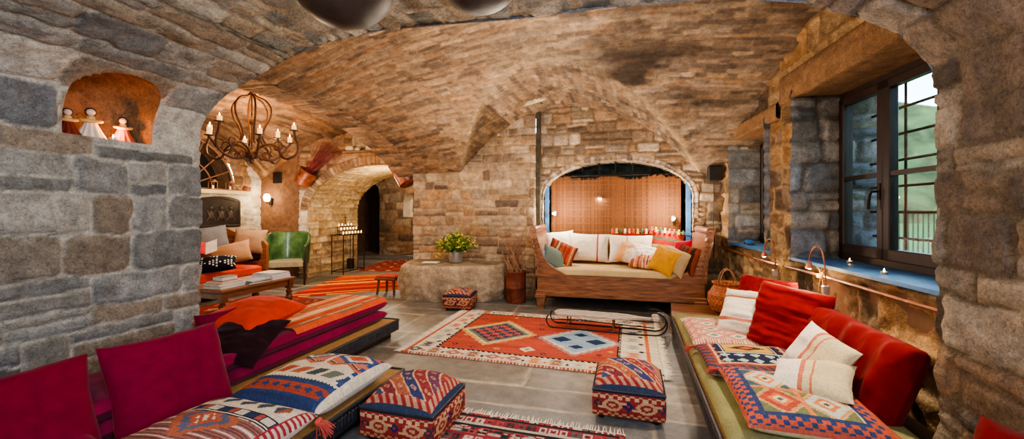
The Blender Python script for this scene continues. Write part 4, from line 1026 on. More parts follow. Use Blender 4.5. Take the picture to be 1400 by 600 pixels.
# ------------------------------------------------------------------ right bench
RP = platform('bench_platform', 'long low platform with black carved edge along the window wall', .43, 1.10, 2.05, 4.55, .19, 'lf')
pl = MB(); pl.prism([(1.0, 2.05), (1.52, 2.05), (1.30, 4.55), (1.0, 4.55)], 'z', .03, .185); o = pl.build('platform_back', M['darkwood']); o.parent = RP; o.location = (-RP.location[0], -RP.location[1], 0)
pb = MB(); pb.prism([(.43, 4.56), (1.30, 4.56), (1.22, 5.22), (.48, 5.22)], 'z', .0, .19); tag(pb.build('wooden_chest', M['walnut']), 'low reddish wooden box between the window bench and the daybed', 'box')
OLV = (132, 128, 88)
pillow('mattress', 'thin olive green mattress on the carved platform under the right-hand kilim cushions', 'mattress', .86, 2.45, .07, flat((.875, 3.28, .222)), lambda u, v: np.ones(u.shape+(3,))*lin(OLV)*(.8+.4*fbm(u*8, v*8, 5))[..., None], 'fabric', 3, p=20, q=.4, wr=.003, res=.02, pinch=0)
o = pillow('kilim_cushion', 'nearest kilim cushion on the right bench, yellow triangles in a blue and orange border', 'cushion', .62, .68, .12, flat((.84, 2.44, .305), (0.02, -.03, 1)), pat_M3, seed=21, p=4.5, q=.5, wr=.006, res=.008, back=(206, 190, 150), pinch=.03)
tassel(o, (-.31, .33, 0), .04, dirv=(-1, .2, -.4))
o = pillow('kilim_cushion', 'middle kilim cushion on the right bench, navy with a gold panel', 'cushion', .64, .50, .11, flat((.79, 3.03, .300), (-.02, -.03, 1), roll=.04), pat_M2, seed=22, p=4.5, q=.5, wr=.006, res=.008, back=(190, 170, 140), pinch=.03)
tassel(o, (-.32, .24, 0), .04, dirv=(-1, .2, -.4))
pillow('kilim_cushion', 'farthest kilim cushion on the right bench, faded red and cream diamonds', 'cushion', .58, .74, .10, flat((.75, 3.68, .295), (0, -.02, 1), roll=.02), pat_M1, seed=23, p=4.5, q=.5, wr=.006, res=.009, back=(196, 150, 130), pinch=.03)
RD = lambda u, v: np.ones(u.shape+(3,))*lin((124, 20, 20))*(.82+.36*fbm(u*4, v*4, 5))[..., None]
pillow('back_cushion', 'long dark red bolster against the wall at the near end of the right bench', 'cushion', .94, .52, .19, frame_mat((1.225, 2.86, .40), (-.93, -.10, .34), (0, 0, 1), -.04), lambda u, v: RD(u, v)*.8, 'velvet', 31, p=6, q=.42, wr=.03, wf=3, pinch=.0, wdir=1.6)
pillow('back_cushion', 'upright red cushion in the middle of the right bench, turned towards the room', 'cushion', .50, .48, .14, frame_mat((1.09, 3.32, .52), (-.72, -.62, .30), (0, 0, 1), -.07), RD, 'velvet', 33, p=5, q=.42, wr=.034, wf=6, pinch=.02, wdir=.5)
pillow('back_cushion', 'red cushion standing behind the ruched white pillow at the far end of the bench', 'cushion', .50, .46, .13, frame_mat((1.06, 3.80, .52), (-.80, -.52, .30), (0, 0, 1), .0), RD, 'velvet', 35, p=5, q=.42, wr=.03, wf=6, pinch=.02)
def pat_ruch(u, v):
    b = fbm(u*3, v*30, 4, 2); c = np.ones(u.shape+(3,))*lin((226, 214, 196)); c = c*(.75+.45*b)[..., None]
    return np.where((np.abs(v-.10) < .012)[..., None] | (np.abs(v-.30) < .008)[..., None], lin((196, 120, 96)), c)
pillow('pillow', 'ruched white pillow leaning at the far end of the right bench', 'pillow', .42, .38, .14, frame_mat((.90, 3.62, .49), (-.58, -.62, .53), (.2, 0, 1), .22), pat_ruch, 'fabric', 37, p=2.6, q=.5, wr=.030, wf=7, wdir=.35)
def pat_beige(u, v):
    x = u; c = np.ones(u.shape+(3,))*lin((206, 188, 150)); c = np.where((x < .15)[..., None], lin((228, 218, 204)), c)
    for a, w in ((.155, .010), (.185, .005), (.205, .004)): c = np.where((np.abs(x-a) < w)[..., None], lin((196, 116, 90)), c)
    return c*(.85+.3*fbm(u*10, v*10, 6))[..., None]
pillow('pillow', 'beige linen pillow with a white end and red stripes, leaning on the red bolster', 'pillow', .37, .30, .12, frame_mat((1.04, 2.72, .465), (-.78, -.35, .50), (0, .1, 1), -.35), pat_beige, 'fabric', 39, p=2.4, q=.5, wr=.018, wf=5)
pillow('pillow', 'beige linen pillow with a white end, lying flat on the nearest kilim cushion', 'pillow', .37, .29, .11, frame_mat((.94, 2.54, .395), (-.30, -.25, .9), (.3, 1, 0), -.25), pat_beige, 'fabric', 41, p=2.4, q=.5, wr=.02, wf=5)
platform('bench_platform', 'low platform in front of the right stone pier, nearest the camera', .72, 1.26, .5, 1.75, .17, 'l')
pillow('throw_cushion', 'dark red cushion leaning on the stone pier in the bottom right corner', 'cushion', .52, .50, .16, frame_mat((1.14, 1.47, .40), (-.93, -.2, .3), (0, 0, 1), .12), lambda u, v: RD(u, v)*.8, 'velvet', 43, p=3, q=.5, wr=.014)
# ------------------------------------------------------------------ sleigh daybed
def daybed():
    B = thing('sleigh_daybed', 'carved wooden sleigh daybed with scrolled ends in the arched alcove', 'daybed', (-.16, 5.72, 0), .03)
    yf, yb = -.40, .38
    # front and back rails
    for y0, y1, nm in ((yf, yf+.05, 'front_rail'), (yb-.05, yb, 'back_rail')):
        b = MB(); b.box(-1.03, 1.03, y0, y1, .20, .455, b=.006); b.box(-1.05, 1.05, y0-(.02 if nm[0] == 'f' else 0), y1+(.02 if nm[0] == 'b' else 0), .17, .245, b=.01); b.box(-1.03, 1.03, y0-.006, y1, .44, .455); b.build(nm, M['walnut'], B)
    for sx in (-1, 1):
        # curved end panel (extruded S profile)
        mid = [(.98, .2), (.98, .45), (.985, .6), (1.0, .74), (1.03, .88), (1.055, .98), (1.07, 1.04)]
        pts = []
        for i in range(len(mid)-1):
            for t in np.linspace(0, 1, 5)[:-1]: pts.append((mid[i][0]*(1-t)+mid[i+1][0]*t, mid[i][1]*(1-t)+mid[i+1][1]*t))
        pts.append(mid[-1]); poly = [(sx*(x-.02), z) for x, z in pts]+[(sx*(x+.02), z) for x, z in reversed(pts)]
        MB().prism(poly, 'y', yf+.03, yb-.03).build('end_panel', M['walnut'], B, True)
        sc = MB(); cx, cz = sx*1.085, 1.045
        sc.tube([(cx, yf-.02, cz), (cx, yb+.02, cz)], .052, 20); sc.build('top_scroll', M['walnut'], B, True)
        sc = MB()
        for yy in (yf-.028,):
            P = [(cx+sx*(.046*(1-t/14.0))*math.cos(t*.85)*1, yy, cz+(.046*(1-t/14.0))*math.sin(t*.85)) for t in np.linspace(0, 12, 50)]
            sc.tube(P, .006, 6); sc.ell((cx, yy, cz), (.014, .01, .014), 10)
        # carved front stile
        outer = [(1.05, .42), (1.05, .55), (1.06, .68), (1.09, .80), (1.115, .90), (1.125, 1.0)]
        inner = [(1.04, 1.0), (1.015, .92), (.985, .80), (.95, .70), (.89, .61), (.80, .54), (.70, .49), (.64, .455), (.64, .42)]
        st = MB(); st.prism([(sx*x, z) for x, z in outer+inner], 'y', yf-.015, yf+.035); st.build('front_stile', M['walnut'], B)
        st = MB(); st.prism([(sx*x, z) for x, z in outer+inner], 'y', yb-.035, yb); st.build('back_stile', M['walnut'], B)
        # leaf carving
        for k in range(8):
            z = .50+k*.058; x = 1.01+.012*k-.0*(k > 4); x = sx*(.995+.011*k)
            for q in (-1, 1):
                sc.tube([(x, yf-.018, z), (x+q*.022, yf-.026, z+.025), (x+q*.030*(1-.06*k), yf-.018, z+.055)], [.004, .009, .003], 6)
        sc.tube([(sx*(.99), yf-.018, .46), (sx*1.02, yf-.02, .62), (sx*1.05, yf-.02, .8), (sx*1.08, yf-.02, .98)], [.006, .008, .008, .005], 6)
        sc.build('carving', M['walnut'], B, True)
        for y in (yf+.03, yb-.05):
            f = MB(); a = sx*.98
            w0, w1 = .035, .062
            f.add([(a-w0, y-w0, 0), (a+w0, y-w0, 0), (a+w0, y+w0, 0), (a-w0, y+w0, 0), (a-w1, y-w1+.01, .15), (a+w1, y-w1+.01, .15), (a+w1, y+w1-.01, .15), (a-w1, y+w1-.01, .15)], [(3, 2, 1, 0), (4, 5, 6, 7), (0, 1, 5, 4), (1, 2, 6, 5), (2, 3, 7, 6), (3, 0, 4, 7)])
            f.box(a-.075, a+.075, y-.06, y+.06, .145, .2, b=.008); f.build('leg', M['walnut'], B)
    MB().box(-.97, .97, yf+.05, yb-.05, .27, .33).build('slat_base', M['wood'], B)
    for k, cc in enumerate([1]):
        pillow('mattress', 'cream linen mattress laid in the sleigh daybed', 'mattress', 1.90, .70, .20, flat((-.16, 5.71, .435)), lambda u, v: np.ones(u.shape+(3,))*lin((196, 170, 124))*(.85+.3*fbm(u*5, v*5, 5))[..., None], 'fabric', 50, p=12, q=.42, wr=.008, res=.02, pinch=0)
daybed()
mz = .53
def bedc(name, label, px, py, Y, w, h, t, n, colfn, seed, roll=0, m='fabric', up=(0, 0, 1), **k):
    p = ony(px, py, Y); return pillow(name, label, 'cushion', w, h, t, frame_mat(p, n, up, roll), colfn, m, seed, **k)
WHT = plain((232, 224, 208))
def pat_line(cx, c=(186, 60, 66)):
    def f(u, v):
        a = np.ones(u.shape+(3,))*lin((224, 212, 192))*(.88+.24*fbm(u*9, v*9, 3))[..., None]
        for dx in (0, .014): a = np.where((np.abs(u-cx-dx) < .004)[..., None], lin(c), a)
        return np.where((v < .05)[..., None], a*np.array([.95, .85, .75]), a)
    return f
bedc('throw_cushion', 'plain white cushion at the back left of the daybed, behind the brown striped one', 766, 332, 6.02, .42, .36, .14, (.15, -1, .35), WHT, 61, .1)
bedc('throw_cushion', 'large white cushion with one red stripe leaning on the reed blind', 804, 338, 5.98, .60, .42, .16, (.05, -1, .32), pat_line(.43), 62, -.03)
bedc('throw_cushion', 'white cushion with a thin red line, right of the large white one on the daybed', 862, 340, 5.94, .60, .40, .14, (0, -1, .30), pat_line(.26), 63, .0)
def tass_cush(label, px, py, Y, w, seed, roll):
    o = bedc('tasselled_cushion', label, px, py, Y, w, .42, .12, (0, -1, .25), pat_stripes([(206, 180, 130), (170, 60, 50), (90, 110, 80), (214, 150, 80)], 1, seed, (.02, .05)), seed, roll)
    rg = random.Random(seed); cols = [(196, 50, 44), (222, 176, 60), (60, 92, 70), (214, 200, 170), (206, 110, 50)]
    n = int(w/.055)
    for k in range(n):
        x = -w/2+.03+k*(w-.06)/(n-1); b = MB(); z0 = .205
        b.ell((x, z0, .05), (.017, .016, .017), 8)
        for q in range(8):
            a = q*PI/4; b.tube([(x+.006*math.cos(a), z0-.008, .055+.006*math.sin(a)), (x+.016*math.cos(a), z0-.06, .062+.014*math.sin(a))], .004, 4)
        b.build('tassel', pm('yarn_%s' % ['red', 'yellow', 'green', 'cream', 'orange'][k % 5], cols[k % 5], rough=.95), o)
    return o
tass_cush('cushion with a row of coloured tassels along its top, behind the middle of the daybed', 866, 334, 6.06, .64, 64, 0)
tass_cush('tasselled cushion at the back right corner of the daybed', 910, 334, 6.04, .48, 65, -.12)
def pat_shag(u, v):
    t = np.clip((u-.12)/.2+(fbm(u*20, v*20, 3)-.5), 0, 1)[..., None]; return (lin((206, 150, 96))*(1-t)+lin((240, 232, 222))*t)*(.8+.4*fbm(u*30, v*30, 9))[..., None]
bedc('throw_cushion', 'white and peach shaggy cushion slumped in the middle right of the daybed', 872, 348, 5.74, .58, .34, .16, (-.1, -.75, .75), pat_shag, 66, -.22, wr=.03, wf=9)
bedc('throw_cushion', 'patterned peach and brown ruffled cushion in front of the shaggy one', 884, 358, 5.60, .44, .24, .13, (-.1, -.6, .8), pat_stripes([(206, 150, 116), (150, 84, 60), (226, 196, 166), (190, 110, 80)], 0, 8, (.008, .02), .03), 67, -.1, wr=.03, wf=9)
bedc('throw_cushion', 'brown and orange striped kilim cushion leaning at the left end of the daybed', 768, 345, 5.66, .40, .32, .12, (.35, -.9, .45), pat_stripes([(120, 72, 52), (176, 84, 56), (90, 54, 44), (196, 160, 120), (150, 60, 46)], 0, 5, (.01, .035)), 68, -.45)
bedc('throw_cushion', 'grey-green cushion standing at the left end of the daybed', 757, 352, 5.52, .36, .30, .10, (.70, -.65, .45), plain((110, 124, 116)), 69, -.5)
bedc('throw_cushion', 'pale blue cushion standing at the left end of the daybed', 750, 356, 5.47, .34, .27, .10, (.78, -.6, .40), plain((140, 158, 180)), 70, -.4)
bedc('throw_cushion', 'navy cushion nearest the left scroll of the daybed', 744, 359, 5.43, .32, .23, .08, (.85, -.5, .38), plain((36, 46, 74)), 71, -.3)
bedc('throw_cushion', 'mustard yellow cushion at the right end of the daybed', 908, 356, 5.45, .34, .34, .12, (-.42, -.85, .35), plain((198, 142, 40)), 72, -.35, 'velvet')
bedc('throw_cushion', 'beige cushion between the mustard and the striped one on the daybed', 924, 358, 5.44, .34, .33, .12, (-.60, -.75, .35), plain((168, 146, 110)), 73, -.28)
bedc('throw_cushion', 'dark brown striped cushion against the right scroll of the daybed', 939, 355, 5.45, .36, .36, .11, (-.82, -.55, .25), pat_stripes([(84, 38, 30), (120, 58, 38), (200, 170, 120), (60, 34, 30)], 0, 9, (.015, .05)), 74, -.12)
bedc('throw_cushion', 'small crimson cushion tucked behind the beige one on the daybed', 934, 338, 5.62, .22, .18, .12, (-.3, -.9, .3), plain((196, 36, 62)), 75, .1, 'velvet')
# reed blind + iron grille + blue shutters in the alcove
def blind():
    w, z0, z1 = 1.90, .45, 1.80; us = lin_grid(0, w, .003); vs = lin_grid(z0, z1, .012); U, V = mesh_uv(us, vs)
    rd = .011; i = np.floor(U/rd); h = hsh(i, 1, 3); x = (U/rd) % 1-.5; D = .004*np.sqrt(np.clip(1-4*x*x, 0, 1))+.004*np.sin(U*5+V*3)
    D = D+.002*(np.abs((V*1/.055) % 1-.5) > .43)
    Z = np.where(V > z1-.02, V+.05*(hsh(i, 4, 8)-.5)+.02*np.sin(U*9), V)
    P = np.stack([U-1.18, 6.33-D, Z], -1); C = np.ones(U.shape+(3,))*lin((104, 62, 28))*(.6+.7*h)[..., None]; C = np.where((np.abs((V/.055) % 1-.5) > .43)[..., None], lin((104, 66, 36)), C)
    C = C*(.75+.5*fbm(U*1.2, V*2, 5))[..., None]
    o = grids('reed_blind', [(P, C)], M['reed'], domain='POINT'); tag(o, 'brown reed blind hanging across the arched alcove behind the daybed', 'blind')
    b = MB(); b.tube([(-1.24, 6.36, 1.84), (.80, 6.36, 1.84)], .012, 8); b.build('rail', M['iron'], o)
blind()
g = MB()
for k in range(9): g.tube([(-1.2+k*.25, 6.42, .4), (-1.2+k*.25, 6.42, 2.12)], .010, 6)
for z in (1.2, 1.55, 1.93): g.tube([(-1.3, 6.43, z), (.9, 6.43, z)], .008, 6)
tag(g.build('iron_grille', M['iron']), 'black iron window grille seen above the reed blind in the alcove', 'grille')
for x0, x1, lb in ((AX0+.01, AX0+.07, 'left'), (AX1-.075, AX1-.01, 'right')):
    f = MB(); f.box(x0, x1, 6.20, 6.27, .42, 1.72, b=.006); f.box(x0-.005, x1+.005, 6.19, 6.28, 1.42, 1.46); f.box(x0-.005, x1+.005, 6.19, 6.28, .95, .99)
    tag(f.build('blue_shutter', M['blue_paint']), 'narrow blue painted shutter post at the %s side of the alcove' % lb, 'shutter')
def bulb_lamp(px, py, Y, label):
    p = ony(px, py, Y); t = thing('reading_lamp', label, 'lamp', p)
    b = MB(); b.tube([(0, .10, -.03), (0, .07, .02), (0, .02, .02), (0, 0, .005)], .005, 6); b.box(-.02, .02, .09, .115, -.06, .02, b=.004); b.build('arm', M['steel'], t, True)
    MB().lathe([(.012, .025), (.022, .018), (.030, -.008), (.027, -.010), (.012, .012)], n=16).build('lamp_shade', M['steel'], t, True)
    MB().ell((0, -.006, -.016), (.021, .021, .018), 12).build('bulb', M['bulb'], t, True)
    return p
bulb_lamp(757, 290, 6.12, 'small reading lamp at the left side of the alcove, over the daybed'); bulb_lamp(921, 297, 6.12, 'small reading lamp at the right side of the alcove, over the daybed')
bulb_lamp(820, 270, 6.28, 'reflected lamp glow in the middle of the reed blind')  # lamp shape added for a reflection glowing on the blind
# ------------------------------------------------------------------ sled
def sled():
    S = thing('wooden_sled', 'old weathered wooden sled on iron runners, on the back edge of the kilim rug', 'sled', (-.30, 4.50, .012), -.03)
    b = MB()
    out = []
    for t in np.linspace(PI*1.5, PI*.5, 9): out.append((-.44+.06*math.cos(t), .11*math.sin(t)))
    out += [(.18, .11), (.30, .085), (.42, .03), (.60, .022), (.60, -.022), (.42, -.03), (.30, -.085), (.18, -.11)]
    b.prism(out, 'z', .145, .165); b.build('seat_board', M['grey_wood'], S)
    b = MB()
    for y in (-.055, 0, .055): b.box(-.48, .34, y-.002, y+.002, .164, .1665)
    b.build('board_groove', M['darkwood'], S)
    for y in (-.105, .105):
        b = MB(); p = []
        for t in np.linspace(PI*.75, PI*1.5, 10): p.append((-.50+.075*math.cos(t), y, .085+.075*math.sin(t)))
        p += [(.2, y, .010), (.42, y, .010)]
        for t in np.linspace(-PI*.5, PI*.62, 14): p.append((.56+.115*math.cos(t), y*.8, .125+.115*math.sin(t)))
        b.tube(p, .008, 6); b.build('runner', M['iron'], S, True)
        for x in (-.34, .14):
            q = MB(); q.tube([(x, y, .012), (x, y*.9, .145)], .009, 6); q.build('strut', M['rust_iron'], S, True)
    b = MB(); b.tube([(-.5, -.105, .10), (-.2, -.108, .115), (.2, -.108, .10), (.55, -.1, .09)], .006, 6); b.tube([(-.5, .105, .10), (-.2, .108, .115), (.2, .108, .10), (.55, .1, .09)], .006, 6)
    b.build('side_rail', M['iron'], S, True)
    h = MB(); h.prism([(-.13, -.03), (-.10, -.045), (0, -.03), (.10, -.045), (.13, -.03), (.12, .02), (0, .035), (-.12, .02)], 'z', .165, .19, Matrix.Translation((.56, 0, 0)) @ Matrix.Rotation(PI/2, 4, 'Z'))
    h.build('steering_bar', M['grey_wood'], S)
    for k in range(3):
        q = MB(); q.tube([(.60+.09*math.cos(t)+k*.01, -.06+.05*k, .12+.10*math.sin(t)) for t in np.linspace(-1.6, 2.6, 16)], .004, 5); q.build('iron_hoop', M['steel'], S, True)
sled()
# ------------------------------------------------------------------ plant pot, tray, willow bin, stool, basket, speaker
def flowers():
    p = (-2.52, 5.66, .517); T = thing('flower_pot', 'round grey metal pot of yellow wildflowers on the stone ledge', 'plant', p)
    MB().lathe([(.085, 0), (.098, .01), (.108, .08), (.112, .155), (.118, .16), (.118, .168), (.106, .168), (.10, .12), (.05, .11)], n=24).build('pot', M['steel'], T, True)
    rg = random.Random(5); L = MB(); F = MB(); S = MB()
    for k in range(240):
        a = rg.uniform(0, 2*PI); e = rg.uniform(.05, 1.25); R = rg.uniform(.15, .40)
        d = Vector((math.cos(a)*math.sin(e), math.sin(a)*math.sin(e)*.7, math.cos(e)*.75)); c = Vector((0, 0, .16))
        tip = c+d*R
        if k % 3 == 0: S.tube([c+d*.02, c+d*R*.5+Vector((0, 0, .02)), tip], .0018, 4)
        for j in range(5):
            q = c+d*R*rg.uniform(.45, 1.05)+Vector((rg.uniform(-.03, .03), rg.uniform(-.03, .03), rg.uniform(-.03, .03)))
            n = Vector((rg.uniform(-1, 1), rg.uniform(-1, 1), rg.uniform(-.2, 1))).normalized(); x = n.orthogonal().normalized(); y = n.cross(x); s = rg.uniform(.022, .038)
            L.add([q-x*s, q+y*s*.4+n*.004, q+x*s, q-y*s*.4+n*.004], [(0, 1, 2, 3)])
        if k % 4 == 0:
            for j in range(3):
                q = tip+Vector((rg.uniform(-.02, .02), rg.uniform(-.02, .02), rg.uniform(-.01, .02))); F.ell(q, (.012, .012, .009), 6)
    for k in range(16):   # drooping spray on the left
        q = Vector((-.24-rg.uniform(0, .09), -.02+rg.uniform(-.03, .03), .09+rg.uniform(-.04, .05))); F.ell(q, (.010, .010, .008), 6); 
        if k % 4 == 0: S.tube([(0, 0, .17), (-.12, 0, .17), tuple(q)], .0018, 4)
    S.build('stems', M['leaf'], T); L.build('leaves', M['leaf'], T); F.build('blossoms', M['yellow'], T)
    b = MB(); b.box(-.12, .12, -.07, .07, 0, .014, b=.003); o = b.build('booklet', M['paper']); o.location = (-2.86, 5.52, .518); o.rotation_euler = (0, 0, .1); tag(o, 'thin white booklet lying left of the flower pot on the ledge', 'book')
flowers()
def willow():
    T = thing('willow_bin', 'rusty round metal bin of curly willow branches left of the daybed', 'planter', (-1.56, 5.60, 0))
    MB().lathe([(.14, 0), (.145, .01), (.142, .2), (.147, .21), (.142, .22), (.145, .42), (.152, .43), (.150, .44), (.135, .44), (.132, .38), (.03, .37)], n=28).build('bin', M['rust'], T, True)
    rg = random.Random(8)
    b = MB()
    for k in range(26):
        p = Vector((rg.uniform(-.08, .08), rg.uniform(-.07, .07), .38)); pts = [p.copy()]; ph = rg.uniform(0, 6.28); w = rg.uniform(.35, .9); dr = Vector((rg.uniform(-.30, .32), rg.uniform(-.18, .1), 1))
        n = rg.randint(14, 25)
        for i in range(n):
            p = p+Vector((dr.x*.03+.022*math.sin(ph+i*w), dr.y*.03+.018*math.cos(ph*1.3+i*w*1.1), .034)); pts.append(p.copy())
        R = [.0065*(1-.8*i/len(pts)) for i in range(len(pts))]; b.tube(pts, R, 5)
        if k % 2 == 0:
            p = pts[n//2].copy(); q = [p.copy()]
            for i in range(9): p = p+Vector((.022*math.cos(ph+i)+dr.x*.04, .01*math.sin(i), .024)); q.append(p.copy())
            b.tube(q, [.004-.0003*i for i in range(len(q))], 4)
    b.build('branches', M['twig'], T, True)
willow()
st = thing('low_stool', 'low wooden stool with a red pad, partly hidden behind the stone ledge', 'stool', (-3.62, 5.62, 0))
MB().box(-.18, .18, -.16, .16, .22, .26, b=.006).build('seat', M['wood'], st)
for sx in (-1, 1):
    for sy in (-1, 1): MB().tube([(sx*.15, sy*.13, 0), (sx*.13, sy*.11, .23)], [.018, .022], 8).build('leg', M['wood'], st, True)
MB().box(-.17, .17, -.15, .15, .258, .29, b=.012).build('pad', pm('red_pad', (170, 52, 40), rough=.9), st)
def wicker(name, prof, n=56, parent=None, col=(176, 104, 66)):
    # basket wall woven by over-under displacement
    zs = np.linspace(0, 1, 60); pr = np.array(prof); al2 = np.concatenate([[0], np.cumsum(np.hypot(*np.diff(pr, axis=0).T))]); al2 /= al2[-1]
    th = np.linspace(0, 2*PI, n*4+1); Tt, Z = mesh_uv(th, zs); R = np.interp(Z, al2, pr[:, 0]); H = np.interp(Z, al2, pr[:, 1])
    w = .006*np.sin(Tt*n/2+PI*np.floor(Z*26))*np.sin((Z*26 % 1)*PI); R = R+w
    P = np.stack([R*np.cos(Tt), R*np.sin(Tt), H], -1); C = np.ones(P.shape)*lin(col)*(.7+.5*hsh(np.floor(Z*26), np.floor(Tt*n/2/PI), 4))[..., None]
    C = C*(.55+.45*np.sin((Z*26 % 1)*PI))[..., None]
    return grids(name, [(P, C)], M['wicker'], parent=parent, domain='POINT')
bk = thing('wicker_basket', 'round reddish wicker basket with loop handles beside the daybed', 'basket', (1.02, 4.88, .195))
wicker('body', [(.10, 0), (.155, .03), (.19, .12), (.185, .20), (.13, .285), (.125, .30), (.15, .325), (.145, .33), (.12, .31), (.118, .28), (.15, .15), (.02, .05)], parent=bk)
for y, a in ((-.06, .2), (.06, -.2)):
    MB().tube([(.075*math.cos(t), y+a*.12*math.sin(t), .31+.16*math.sin(t)) for t in np.linspace(0, PI, 16)], .006, 6).build('handle', M['twig'], bk, True)
sp = thing('wall_speaker', 'small black loudspeaker fixed to the stone wall right of the alcove', 'speaker', ony(977, 237, 6.03))
MB().box(-.085, .085, -.06, .05, -.10, .10, b=.012).build('cabinet', M['black'], sp)
MB().box(-.075, .075, -.066, -.058, -.09, .09, b=.003).build('grille', pm('speaker_cloth', (36, 33, 32), rough=.95), sp)
MB().box(-.02, .02, .04, .10, -.03, .03).build('bracket', M['iron'], sp)
MB().tube([(.0, .075, -.08), (.006, .075, -.3), (-.004, .078, -.6), (.01, .075, -.95), (.0, .078, -1.15)], .006, 6).build('cable', M['black'], sp, True)
# ------------------------------------------------------------------ window lamps, rod, sill objects
def rod():
    b = MB(); pts = [wp(s, -.075, .81+.006*math.sin(s*3)) for s in np.linspace(.35, 3.75, 20)]; b.tube(pts, .011, 8)
    o = b.build('wooden_rod', M['wood'], None, True); tag(o, 'long thin wooden rod tied with rope along the wall below the windows', 'rod')
    for s in (2.0, 2.62):
        k = MB(); rg = random.Random(int(s*10)); c = Vector(wp(s, -.075, .81))
        for j in range(7):
            x = c+Vector(Wd.tolist()+[0])*(j-3)*.011
            k.tube([(x.x+.016*math.cos(t)*Wn[0], x.y+.016*math.cos(t)*Wn[1], x.z+.016*math.sin(t)) for t in np.linspace(0, 6, 12)], .0045, 5)
        for j in range(6):
            d = Vector((rg.uniform(-.07, .02), rg.uniform(-.06, .06), rg.uniform(-.12, .08))); k.tube([c, c+d*.5+Vector((0, 0, .02)), c+d], [.004, .0035, .002], 5)
        k.build('rope', pm('rope_yellow', (206, 170, 96), rough=.9), o, True)
rod()
def gooseneck(s, label, hz=.89):
    p = Vector(wp(s, -.10, .80)); t = thing('gooseneck_lamp', label, 'lamp', p)
    along = Vector((-Wd[0], -Wd[1], 0)); out = Vector((-Wn[0], -Wn[1], 0))
    q = []
    for a in np.linspace(0, 1, 26):
        th = a*PI*1.12; q.append(along*(.0+.085*(1-math.cos(th)))*.95+out*(.03*a)+Vector((0, 0, .10*min(a*4, 1)+.115*math.sin(th)+.02)))
    q = [Vector((0, 0, -.05))]+q
    MB().tube(q, .0055, 8).build('gooseneck', M['copper'], t, True)
    e = q[-1]; MB().lathe([(.010, .03), (.016, .028), (.026, -.012), (.023, -.014), (.008, .01)], e, 16).build('lamp_shade', M['copper'], t, True)
    MB().ell(e+Vector((0, 0, -.010)), (.014, .014, .010), 12).build('bulb', M['bulb'], t, True)
    MB().box(-.02, .02, -.02, .02, -.10, -.04, b=.004).build('clamp', M['steel'], t)
    return p+e
G1 = gooseneck(1.92, 'gooseneck lamp on the rod between the two windows')
G2 = gooseneck(2.72, 'gooseneck lamp with a bright bulb under the large near window')
def tealight(p, label, group):
    t = thing('tealight', label, 'candle', p, group=group)
    MB().lathe([(.019, 0), (.020, .014), (.018, .014), (.017, .010)], n=16).build('cup', M['steel'], t, True); MB().lathe([(.0165, .004), (.0165, .011)], n=14).build('wax', M['wax'], t)
    MB().lathe([(.001, .012), (.004, .018), (.0035, .024), (.0005, .034)], n=8).build('flame', M['flame'], t, True); return t
tealight(wp(3.02, .08, .897), 'tealight burning at the near end of the blue sill of the large window', 'tealights on the window sills')
tealight(wp(2.42, .22, .897), 'tealight by the frame in the middle of the large window sill', 'tealights on the window sills')
tealight(wp(1.25, .10, .907), 'tealight on the sill of the small far window', 'tealights on the window sills')
c = thing('toy_car', 'small blue toy car on the sill of the far window', 'toy', wp(.85, .06, .906), -1.4)
MB().prism([(-.07, .012), (.07, .012), (.072, .03), (.04, .036), (.022, .055), (-.03, .055), (-.045, .036), (-.072, .032)], 'y', -.028, .028).build('body', pm('toy_blue', (40, 92, 150), rough=.3, coat=.5), c)
for sx in (-.042, .042):
    for sy in (-.028, .028): MB().tube([(sx, sy-.005, .014), (sx, sy+.005, .014)], .014, 12).build('wheel', M['black'], c)
# ------------------------------------------------------------------ hanging cauldrons
def cauldron(x, y, zb, R, label):
    t = thing('cauldron', label, 'pot', (x, y, zb), .4)
    zc = float(np.interp(x, pa[1:-1, 0], pa[1:-1, 1]))-zb
    h = R*1.15
    prof = [(.01, 0)]+[(R*math.sin(a), R*.95*(1-math.cos(a))) for a in np.linspace(.12, PI*.5, 14)]+[(R*.98, R*1.08), (R*.93, h), (R*1.0, h+.01), (R*.99, h+.018), (R*.90, h), (R*.94, R*.9), (.01, .05)]
    MB().lathe(prof, n=40).build('bowl', M['soot'], t, True)
    MB().tube([(R*.98*math.cos(a), 0, h+min(R*.55, (zc-h)*.5)*math.sin(a)) for a in np.linspace(0, PI, 20)], .007, 8).build('handle', M['iron'], t, True)
    hk = MB(); a = h+min(R*.55, (zc-h)*.5); hk.tube([(0, 0, zc+.01), (0, 0, a+.03), (.015, 0, a+.005), (0, 0, a-.012), (-.014, 0, a)], .006, 8); hk.build('hook', M['iron'], t, True)
cauldron(-1.13, 1.41, 2.06, .21, 'big sooty black cauldron hanging from the vault, left of the pair')
cauldron(-.60, 1.57, 2.125, .19, 'smaller sooty black cauldron hanging from the vault, right of the pair')
